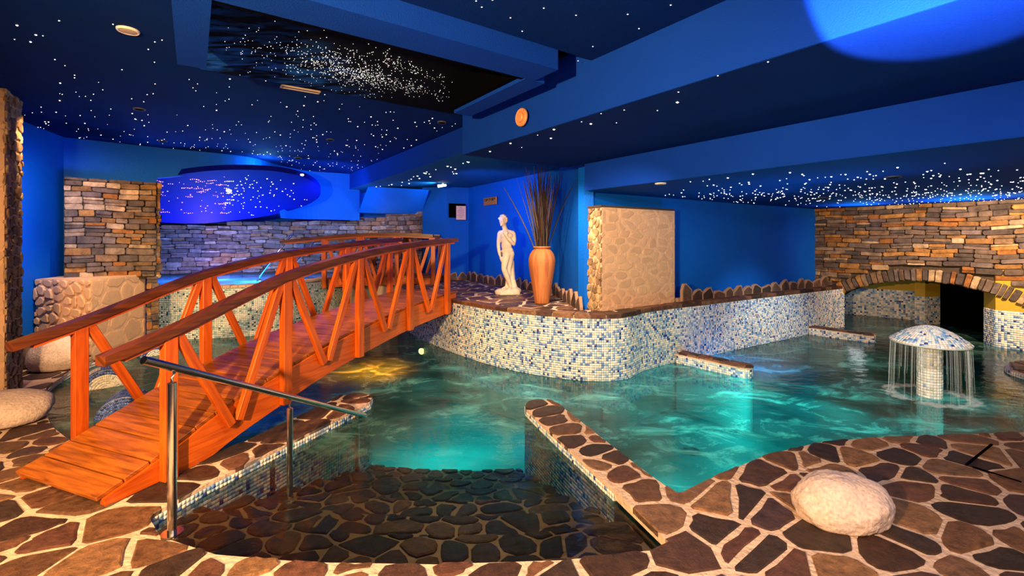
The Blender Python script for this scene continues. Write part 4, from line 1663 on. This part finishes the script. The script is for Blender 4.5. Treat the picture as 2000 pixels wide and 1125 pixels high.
# ---- grab rail of the hot tub
gt = thing('grab_rail', D(507, 545, 9.0), 'bent steel grab rail standing in the hot tub', 'grab rail')
for pth in ([D(507, 548, 9.0), D(507, 541, 9.0), D(511, 534, 9.0), D(533, 505, 9.05), D(567, 462, 9.1), D(572, 459, 9.2), D(578, 461, 9.4)],
            [D(571, 536, 9.5), D(571, 524, 9.5), D(576, 516, 9.5), D(598, 490, 9.55), D(619, 465, 9.6), D(624, 463, 9.7)]):
    b = MB()
    b.tube(pth, .021, 10)
    b.build('rail', 'steel', gt, smooth=True)
for u, v, y in ((507, 546, 9.0), (571, 534, 9.5)):
    b = MB()
    p = D(u, v, y)
    b.lathe([(.0, .015), (.05, .012), (.055, 0), (.055, -.03)], (p.x, p.y, .785), 16)
    b.build('base_flange', 'steel', gt)

# ---- statue
def cone_chain(b, pts, n=14):
    """round tapered limb through (point, radius) pairs, with ball joints"""
    for p, r in pts:
        vs, fs = [], []
        for i in range(7):
            th = math.pi * i / 6
            for k in range(n):
                a = 2 * math.pi * k / n
                vs.append(V(p) + V((math.sin(th) * math.cos(a), math.sin(th) * math.sin(a), math.cos(th))) * r)
        fs = [[i * n + k, i * n + (k + 1) % n, (i + 1) * n + (k + 1) % n, (i + 1) * n + k] for i in range(6) for k in range(n)]
        b.add(vs, fs)
    for (p, r), (q, s) in zip(pts, pts[1:]):
        b.tube([p, q], [r * .99, s * .99], n)


def ellipsoid(b, c, rx, ry, rz, rot=None, n=18):
    vs = []
    for i in range(n // 2 + 1):
        th = math.pi * i / (n // 2)
        for k in range(n):
            a = 2 * math.pi * k / n
            p = V((math.sin(th) * math.cos(a) * rx, math.sin(th) * math.sin(a) * ry, math.cos(th) * rz))
            if rot is not None:
                p = rot @ p
            vs.append(V(c) + p)
    fs = [[i * n + k, i * n + (k + 1) % n, (i + 1) * n + (k + 1) % n, (i + 1) * n + k] for i in range(n // 2) for k in range(n)]
    b.add(vs, fs)


def statue_body():
    b = MB()
    # x right, -y to the viewer, z up from the base bottom; a weight-shifted standing youth
    ellipsoid(b, (-.005, .00, .925), .118, .078, .120, Matrix.Rotation(.12, 3, 'Y'))       # chest
    ellipsoid(b, (-.005, -.012, .80), .088, .070, .12)
    ellipsoid(b, (.010, .0, .705), .100, .080, .080, Matrix.Rotation(-.10, 3, 'Y'))         # pelvis
    ellipsoid(b, (-.045, -.045, .95), .055, .035, .045)
    ellipsoid(b, (.045, -.045, .955), .055, .035, .045)
    ellipsoid(b, (.045, .05, .675), .060, .055, .062)
    ellipsoid(b, (-.04, .05, .675), .058, .052, .060)
    cone_chain(b, [((-.010, .01, 1.01), .050), ((-.035, -.005, 1.08), .040), ((-.05, -.01, 1.13), .040)])   # neck
    cone_chain(b, [((-.105, .01, 1.0), .043), ((.0, .015, 1.015), .05), ((.095, .01, .995), .044)])       # shoulders
    # head turned to the viewer's left
    hr_ = Matrix.Rotation(math.radians(-28), 3, 'Z')
    hc = V((-.06, -.015, 1.205))
    ellipsoid(b, hc, .062, .076, .088, hr_)
    ellipsoid(b, hc + hr_ @ V((0, -.022, -.038)), .046, .050, .056, hr_)
    ellipsoid(b, hc + hr_ @ V((0, -.075, -.020)), .010, .016, .024, hr_)                      # nose
    ellipsoid(b, hc + hr_ @ V((0, -.066, -.052)), .020, .010, .007, hr_)                      # mouth
    ellipsoid(b, hc + hr_ @ V((0, -.062, -.082)), .020, .016, .014, hr_)                      # chin
    ellipsoid(b, hc + hr_ @ V((0, -.064, .012)), .042, .012, .010, hr_)                       # brow
    for s in (-1, 1):
        ellipsoid(b, hc + hr_ @ V((s * .023, -.066, -.008)), .011, .008, .007, hr_)           # eyes
        ellipsoid(b, hc + hr_ @ V((s * .064, .004, -.015)), .010, .016, .022, hr_)            # ears
    q = random.Random(8)
    for _ in range(60):                                                                      # curls
        th, a = q.uniform(0, 1.25), q.uniform(0, 2 * math.pi)
        d = V((math.sin(th) * math.cos(a) * .066, math.sin(th) * math.sin(a) * .082, math.cos(th) * .088))
        if d.y < -.055 and d.z < .045:
            continue
        ellipsoid(b, hc + hr_ @ d, .019, .019, .016, None, 10)
    for _ in range(26):
        a = q.uniform(.15, math.pi - .15)
        ellipsoid(b, hc + hr_ @ V((math.cos(a) * .062, math.sin(a) * .074, q.uniform(-.03, .03))), .018, .018, .016, None, 10)
    # arm hanging on the left, relaxed hand with fingers against the thigh
    cone_chain(b, [((-.118, .005, .985), .040), ((-.135, .012, .87), .034), ((-.138, .008, .79), .031), ((-.128, -.015, .70), .028), ((-.112, -.035, .635), .021)])
    ellipsoid(b, (-.104, -.04, .60), .017, .026, .036)
    for k in range(4):
        y = -.062 + .014 * k
        L = (.044, .052, .050, .040)[k]
        cone_chain(b, [((-.103, y, .578), .0085), ((-.098, y + .004, .578 - L * .55), .0078), ((-.088, y + .008, .578 - L), .0068)], 8)
    cone_chain(b, [((-.098, -.062, .605), .0095), ((-.088, -.072, .58), .0088), ((-.08, -.074, .560), .0075)], 8)
    # bent arm: hand raised in front of the chest to the shoulder line
    cone_chain(b, [((.108, .005, .98), .041), ((.122, -.02, .89), .035), ((.112, -.055, .82), .031), ((.06, -.105, .875), .027), ((.0, -.115, .945), .021)])
    ellipsoid(b, (-.018, -.112, .972), .022, .020, .032, Matrix.Rotation(-.5, 3, 'Y'))
    for k in range(4):
        x = -.040 + .015 * k
        cone_chain(b, [((x, -.118, .988), .0085), ((x - .004, -.112, 1.016), .008), ((x - .002, -.098, 1.030), .007)], 8)
    cone_chain(b, [((.0, -.125, .975), .0095), ((.012, -.122, .997), .0085), ((.012, -.112, 1.012), .0075)], 8)
    # front leg: thigh to the viewer's left, shin sweeping back to the right
    cone_chain(b, [((.005, -.01, .66), .074), ((-.03, -.045, .54), .062), ((-.045, -.07, .435), .046), ((-.040, -.066, .40), .046), ((.0, -.035, .30), .046), ((.045, -.01, .18), .032), ((.066, .0, .125), .026)])
    cone_chain(b, [((.066, .002, .112), .026), ((.055, -.05, .102), .024), ((.042, -.095, .096), .019)])
    for k in range(5):
        cone_chain(b, [((.022 + .012 * k, -.095 + .004 * k, .094), .0085), ((.018 + .012 * k, -.118 + .006 * k, .091), .007)], 8)
    # standing leg behind
    cone_chain(b, [((.055, .01, .66), .072), ((.045, .02, .52), .058), ((.03, .02, .41), .043), ((.03, .035, .32), .045), ((.005, .045, .18), .031), ((-.005, .05, .125), .026)])
    cone_chain(b, [((-.005, .045, .112), .026), ((-.04, .005, .102), .023), ((-.065, -.03, .096), .018)])
    for k in range(5):
        cone_chain(b, [((-.078 + .010 * k, -.030 - .004 * k, .094), .008), ((-.092 + .010 * k, -.048 - .004 * k, .091), .0065)], 8)
    # tree stump and rock the leg rests against
    cone_chain(b, [((.075, .07, .08), .075), ((.085, .075, .25), .055), ((.075, .08, .42), .050), ((.085, .075, .52), .038)])
    cone_chain(b, [((.13, .03, .10), .05), ((.115, .045, .20), .035)])
    ellipsoid(b, (.02, .0, .045), .185, .135, .055)
    ellipsoid(b, (.14, .0, .055), .10, .10, .06)
    ellipsoid(b, (-.09, -.01, .04), .11, .11, .055)
    b.prism([(-.185, -.06), (-.10, -.135), (.10, -.14), (.215, -.08), (.225, .06), (.10, .13), (-.10, .12), (-.18, .05)], 0, .05)
    return b


stt = thing('statue', (-.085, 7.45, .695), 'white plaster statue of a nude standing figure on a rock base', 'statue')
b = statue_body()
o = b.build('figure', 'statue', stt)
o.matrix_basis = Matrix.Translation((-.085, 7.45, .70)) @ Matrix.Diagonal((1.0, 1, 1.0, 1))
rm = o.modifiers.new('remesh', 'REMESH')
rm.mode = 'VOXEL'
rm.voxel_size = .0075
rm.use_smooth_shade = True
sm = o.modifiers.new('smooth', 'SMOOTH')
sm.factor, sm.iterations = .5, 3

# ---- vase and reeds
vp = V((.420, 6.40, .70))
vt = thing('floor_vase', vp, 'tall streaked terracotta vase beside the statue', 'vase')
b = MB()
b.lathe([(0, .0), (.098, .0), (.103, .01), (.118, .12), (.140, .25), (.163, .38), (.182, .50), (.190, .575), (.187, .63), (.168, .69), (.138, .735), (.112, .757), (.104, .765)], vp, 48)
b.build('body', 'vase', vt, smooth=True, uv=lambda co: (math.atan2(co.y - vp.y, co.x - vp.x) / 6.283, co.z))
b = MB()
b.lathe([(.104, .757), (.110, .768), (.124, .778), (.127, .790), (.122, .800), (.108, .800), (.098, .79), (.094, .74), (.09, .60), (0, .58)], vp, 48)
b.build('rim', 'vase', vt, smooth=True, uv=lambda co: (math.atan2(co.y - vp.y, co.x - vp.x) / 6.283, co.z))
rt = thing('reed_bunch', vp + V((0, 0, .60)), 'bunch of tall dark dried reeds standing in the terracotta vase', 'reeds')
rr = random.Random(12)
for i in range(90):
    a, r0 = rr.uniform(0, 6.283), .06 * math.sqrt(rr.random())
    base = vp + V((math.cos(a) * r0, math.sin(a) * r0, .60))
    L = rr.uniform(1.05, 1.32) if i < 46 else rr.uniform(.75, 1.1)
    lean = V((rr.gauss(0, .10), rr.gauss(0, .08), 0))
    if i < 5:
        lean = V(((-.40, -.28, -.22, .16, .2)[i], -.02, 0))
        L = (1.02, 1.16, 1.22, 1.25, 1.2)[i]
    bend = V((rr.gauss(0, .03), rr.gauss(0, .03), 0)) + lean * .35
    mouth = base + V((lean.x * .05, lean.y * .05, .20))
    pts_ = [base]
    for k in range(1, 6):
        f = k / 5
        pts_.append(base + V((0, 0, L * f)) + lean * f * L * .8 + bend * f * f)
    b = MB()
    th = rr.uniform(.006, .011)
    b.tube(pts_, [th, th, th, th * .9, th * .7, th * .3], 5)
    rd_ = b.build('reed', 'reed', rt)
    if rr.random() < .35:
        top = pts_[4]
        b = MB()
        d = (pts_[5] - pts_[4]).normalized()
        sd = d.cross(V((rr.uniform(-1, 1), rr.uniform(-1, 1), .1))).normalized()
        b.add([top - sd * .003, top + sd * .003, top + d * .10 + sd * .014, top + d * .22 + sd * .03 + V((0, 0, -.02))], [[0, 1, 2], [0, 2, 3]])
        b.build('leaf', 'reed', rd_)

# ---- boulders
def boulder(name, loc, rx, ry, rz, label, seed, m='boulder', sub=4, rot=0, flat=.25, amp=.22, cat='boulder', group=None):
    bm = bmesh.new()
    bmesh.ops.create_icosphere(bm, subdivisions=sub, radius=1)
    so = V((seed * 3.1, seed * 1.7, seed * .9))
    for v in bm.verts:
        p = v.co.normalized()
        k = 1 + amp * mnoise.noise(p * 1.1 + so) + amp * .35 * mnoise.noise(p * 2.6 + so) + .03 * mnoise.noise(p * 7 + so)
        q = p * k
        if q.z < -flat - .25:
            q.z = -flat - .25 + (q.z + flat + .25) * .15
        v.co = (q.x * rx, q.y * ry, q.z * rz)
    zmin = min(v.co.z for v in bm.verts)
    for v in bm.verts:
        v.co.z -= zmin
    me = bpy.data.meshes.new(name)
    bm.to_mesh(me)
    bm.free()
    me.polygons.foreach_set('use_smooth', [True] * len(me.polygons))
    me.materials.append(M[m])
    o = bpy.data.objects.new(name, me)
    o.location = loc
    o.rotation_euler = (0, 0, rot)
    COL.objects.link(o)
    return tag(o, label, cat, group)


boulder('boulder', (1.90, 2.62, -.006), .255, .20, .165, 'big rounded pale granite boulder on the near right paving', 3, sub=5, amp=.16, flat=.2)
boulder('boulder', (-4.55, 3.98, -.006), .42, .34, .19, 'rounded grey boulder cut by the left edge of the frame', 5, sub=4, amp=.15, flat=.1)
boulder('boulder', (-5.62, 5.62, -.006), .30, .22, .26, 'rounded pale boulder before the plastered plinth behind the bridge rail', 8, sub=4, amp=.14)
boulder('rock', (-6.02, 5.42, -.006), .10, .10, .13, 'small pale rock beside the foot of the left pillar', 2, sub=3, amp=.25, cat='rock')
boulder('rock', (-6.0, 5.66, -.006), .08, .08, .17, 'small dark rock leaning on the blue wall near the pillar', 4, 'edging', 3, amp=.2, cat='rock')

# ---- mushroom fountain
mp_ = V((4.46, 4.86, 0))
mf = thing('mushroom_fountain', V((4.46, 4.86, ZB)), 'mosaic mushroom fountain with water curtain standing in the pool', 'fountain')
b = MB()
b.lathe([(.100, ZB), (.100, .56), (.0, .56)], mp_, 28)
b.build('column_core', 'tile_grout', mf)


def rev_grid(prof, c, nseg):
    return np.array([[(c.x + r * math.cos(2 * math.pi * k / nseg), c.y + r * math.sin(2 * math.pi * k / nseg), c.z + z) for k in range(nseg + 1)] for r, z in prof])


mosaic('column_tiles', rev_grid([(.103, ZB + .029 * i) for i in range(int((.54 - ZB) / .029) + 1)], mp_, 22), 'tiles', mf, PAL_WHITE, PW_WHITE)
dome = [(max(.012, .335 * (1 - i / 16)), .505 + .170 * (1 - (1 - i / 16) ** 1.75)) for i in range(17)]
b = MB()
b.lathe([(0, .485), (.32, .485), (.333, .495)] + [(r * .992, z - .004) for r, z in dome], mp_, 48)
b.build('cap', 'tile_grout', mf)
mosaic('cap_tiles', rev_grid(dome, mp_, 64), 'tiles', mf, PAL, np.array([.34, .2, .14, .1, .03, .02, .1, .07]))
rr = random.Random(6)
b = MB()
for i in range(120):
    a = rr.uniform(0, 2 * math.pi)
    if rr.random() < .55:
        a = round(a / .42) * .42 + rr.gauss(0, .03)
    x, y = mp_.x + .322 * math.cos(a), mp_.y + .322 * math.sin(a)
    r = rr.uniform(.0015, .0045)
    zb = ZW if rr.random() < .7 else rr.uniform(ZW, .3)
    b.tube([V((x, y, .488)), V((x + .01 * math.cos(a), y + .01 * math.sin(a), .25)), V((x + .018 * math.cos(a), y + .018 * math.sin(a), zb))], [r, r * .9, r * .6], 5)
o = b.build('water_curtain', 'spray', mf)
o['kind'] = 'stuff'
b = MB()
for i in range(260):
    a = rr.uniform(0, 2 * math.pi)
    rad = .345 + rr.gauss(0, .03)
    r = rr.uniform(.008, .026)
    ellipsoid(b, (mp_.x + rad * math.cos(a), mp_.y + rad * math.sin(a), ZW + .002), r * 2.2, r * 1.4, r * .45, None, 8)
o = b.build('splash_foam', 'spray', mf, smooth=True)
o['kind'] = 'stuff'

# ---- low stone-topped dividers in the pool
def divider(u0v0, u1v1, label, wdt=.20):
    p0, p1 = W(*u0v0, ZW), W(*u1v1, ZW)
    p0.z = p1.z = 0
    d = (p1 - p0).normalized()
    sd = V((-d.y, d.x, 0))
    t = thing('pool_divider', V((p0.x, p0.y, ZB)), label, 'pool divider', 'low dividers along the mosaic wall')
    out = [p0 - sd * 0, p1 - d * wdt / 2]
    cap = []
    cc = p1 - d * wdt / 2 + sd * wdt / 2
    for k in range(9):
        a = -math.pi / 2 + math.pi * k / 8
        cap.append(cc + d * math.cos(a) * wdt / 2 + sd * math.sin(a) * wdt / 2)
    pth = [p0] + cap + [p0 + sd * wdt]
    b = MB()
    b.prism([(p.x, p.y) for p in pth], ZB, .03)
    b.build('core', 'tile_grout', t)
    P = [(p.x, p.y) for p in pth]
    mosaic('mosaic_tiles', wall_grid(Path(P), -.30, .025, .028), 'tiles', t)
    q = random.Random(int(p0.x * 100))
    poly = [(p.x + (p - cc).normalized().x * .008, p.y + (p - cc).normalized().y * .008) for p in pth]
    bb = MB()
    bb.prism(poly, .03, .045)
    bb.build('mortar_bed', 'grout', t)
    for c in cells(poly, .16, .008, q, .4, None, (1.2, .8, math.atan2(d.y, d.x))):
        slab_stone('cap_stone', c, .035, .062 + q.uniform(0, .006), 'paving', t, q)


divider((1321, 709), (1462, 741), 'stone topped mosaic divider in the pool nearer the plastered slab')
divider((1580, 653), (1706, 671), 'stone topped mosaic divider in the pool nearer the arch')

# ---- tiled arm rests of the jet seats in the left pool
def armrest(c, ang, length, rad, wid, label, wall_col, top):
    """half-round hump: end faces of pale mosaic, a blue tiled back"""
    t = thing('jet_seat_arm', V((c[0], c[1], ZB)), label, 'arm rest', 'tiled arm rests of the jet seats')
    cx, cy = c
    d = V((math.cos(ang), math.sin(ang), 0))
    sd = V((-d.y, d.x, 0))
    n = 20
    prof = [(-rad * math.cos(math.pi * k / n), rad * math.sin(math.pi * k / n) * 1.0) for k in range(n + 1)]
    z0 = ZW - .03
    O = V((cx, cy, z0))
    b = MB()
    m = len(prof)
    vs = []
    for s in (-.5, .5):
        for x, z in prof:
            vs.append(O + sd * x + d * (s * wid) + V((0, 0, z)))
    bot = [O + sd * -rad + d * (-.5 * wid), O + sd * rad + d * (-.5 * wid), O + sd * rad + d * (.5 * wid), O + sd * -rad + d * (.5 * wid)]
    fs = [[i, i + 1, m + i + 1, m + i] for i in range(m - 1)] + [list(range(m)), list(range(m, 2 * m))]
    b.add(vs, fs)
    b.prism([(p.x, p.y) for p in bot], ZB, z0)
    b.build('core', 'tile_grout', t)
    # back tiles
    nc = max(6, int(math.pi * rad / .026))
    nr = max(4, int(wid / .026))
    g = []
    for j in range(nr + 1):
        row = []
        for i in range(nc + 1):
            a = math.pi * i / nc
            row.append(tuple(O + sd * (-(rad + .003) * math.cos(a)) + d * ((j / nr - .5) * wid) + V((0, 0, (rad + .003) * math.sin(a)))))
        g.append(row)
    def backcol(r_, c_):
        out = []
        for j in range(r_):
            for i in range(c_):
                blue = top == 'all' or (j < max(2, r_ * .12) or j >= r_ - max(2, r_ * .14)) or (top == 'band' and (i // max(2, c_ // 5)) % 2 == 0)
                pp, ww = (PAL_BLUE, PW_BLUE) if blue else (PAL_WHITE, PW_WHITE)
                out.append(pp[nrng.choice(len(pp), p=ww / ww.sum())])
        return np.array(out)
    mosaic('back_tiles', np.array(g)[:, ::-1], 'tiles', t, colfn=backcol)
    # end faces: tiles cut to the half round by rings
    for s in (-.5, .5):
        rows = []
        for j in range(int(rad / .026) + 1):
            r = max(.004, rad * (1 - j * .026 / rad))
            row = []
            for i in range(nc + 1):
                a = math.pi * i / nc
                row.append(tuple(O + sd * (-r * math.cos(a)) + d * (s * wid + (.003 if s > 0 else -.003)) + V((0, 0, r * math.sin(a)))))
            rows.append(row)
        gg = np.array(rows)
        if s > 0:
            gg = gg[:, ::-1]
        def endcol(r_, c_):
            out = []
            for j in range(r_):
                for i in range(c_):
                    pp, ww = (PAL_BLUE, PW_BLUE) if (j < 2 or wall_col == 'blue') else (PAL_WHITE, PW_WHITE)
                    out.append(pp[nrng.choice(len(pp), p=ww / ww.sum())])
            return np.array(out)
        mosaic('end_tiles', gg, 'tiles', t, colfn=endcol)


armrest((-4.66, 5.22), math.radians(-48), .5, .23, .26, 'white mosaic arm rest with blue bands in the left pool', 'white', 'band')
armrest((-3.74, 4.42), math.radians(-60), .5, .21, .30, 'dark blue tiled arm rest next to the bridge deck', 'blue', 'all')
armrest((-5.22, 6.62), math.radians(-40), .5, .17, .24, 'pale mosaic arm rest farthest back by the plinth', 'white', 'band')

# ---- notice and sign in the niche
nd = (V(N[2] + (0,)) - V(N[1] + (0,))).normalized()
nn_ = V((nd.y, -nd.x, 0))
p = D(899, 416, 9.98)
nt_ = thing('notice_board', p, 'pinkish paper notice in a dark case on the niche wall', 'notice')
b = MB()
b.box(p + nd * -.08 + nn_ * .03 + V((0, 0, .05)), nd, nn_, (0, 0, 1), .36, .05, .30)
b.build('case', 'dark', nt_, .004)
b = MB()
b.box(p + nn_ * .062, nd, nn_, (0, 0, 1), .215, .006, .30)
b.build('paper', 'paper', nt_)
rr = random.Random(3)
for k, wv_ in enumerate((.06, .11, .14, .15, .12, .15, .08)):
    b = MB()
    b.box(p + nn_ * .066 + V((0, 0, .11 - .034 * k)) + nd * rr.uniform(-.012, .012), nd, nn_, (0, 0, 1), wv_, .002, .008)
    b.build('printed_line', 'ink', nt_)
wd_ = (V(N[3] + (0,)) - V(N[2] + (0,))).normalized()
wn = V((wd_.y, -wd_.x, 0))
y0 = 9.45
p = D(960, 393, 9.28)
sg = thing('wooden_sign', p, 'small brown wooden sign high on the niche wall', 'sign')
b = MB()
b.box(p + wn * .03, wd_, wn, (0, 0, 1), .52, .025, .155)
b.build('board', 'signwood', sg, .006)
for k in range(8):
    b = MB()
    x = -.20 + .057 * k
    if k in (0, 3, 6):
        b.box(p + wn * .045 + wd_ * x + V((0, 0, .03)), wd_, wn, (0, 0, 1), .010, .004, .055)
        b.box(p + wn * .045 + wd_ * (x + .016) + V((0, 0, .05)), wd_, wn, (0, 0, 1), .03, .004, .010)
    elif k in (1, 5):
        b.box(p + wn * .045 + wd_ * x + V((0, 0, .03)), wd_, wn, (0, 0, 1), .010, .004, .055)
        b.box(p + wn * .045 + wd_ * (x + .026) + V((0, 0, .03)), wd_, wn, (0, 0, 1), .010, .004, .055)
    else:
        b.box(p + wn * .045 + wd_ * x + V((0, 0, .03)), wd_, wn, (0, 0, 1), .036, .004, .012)
        b.box(p + wn * .045 + wd_ * x + V((0, 0, .052)), wd_, wn, (0, 0, 1), .010, .004, .02)
    b.build('carved_letter', 'dark', sg)

# ---- underwater lamp in the mosaic wall, pool drain
p = V((-1.50, 7.60, -.26))
lt = thing('underwater_lamp', p, 'glowing warm lamp under water at the mosaic wall by the bridge', 'lamp')
nl = V((-.2, -1, 0)).normalized()
disc_on(p + V((0, -.02, 0)), nl, [(.09, 0), (.09, .03), (.075, .035)], 'ring', 'steel', lt)
disc_on(p + V((0, -.05, 0)), nl, [(.055, 0), (.045, .02), (.02, .03)], 'lens', 'warm_glow', lt)
p = W(1350, 882, ZB)
dr = thing('pool_drain', V((p.x, p.y, ZB)), 'dark round drain showing through the turquoise water', 'drain')
b = MB()
b.lathe([(0, .012), (.09, .012), (.10, .004), (.10, 0)], V((p.x, p.y, ZB)), 24)
b.build('grate', 'dark', dr)
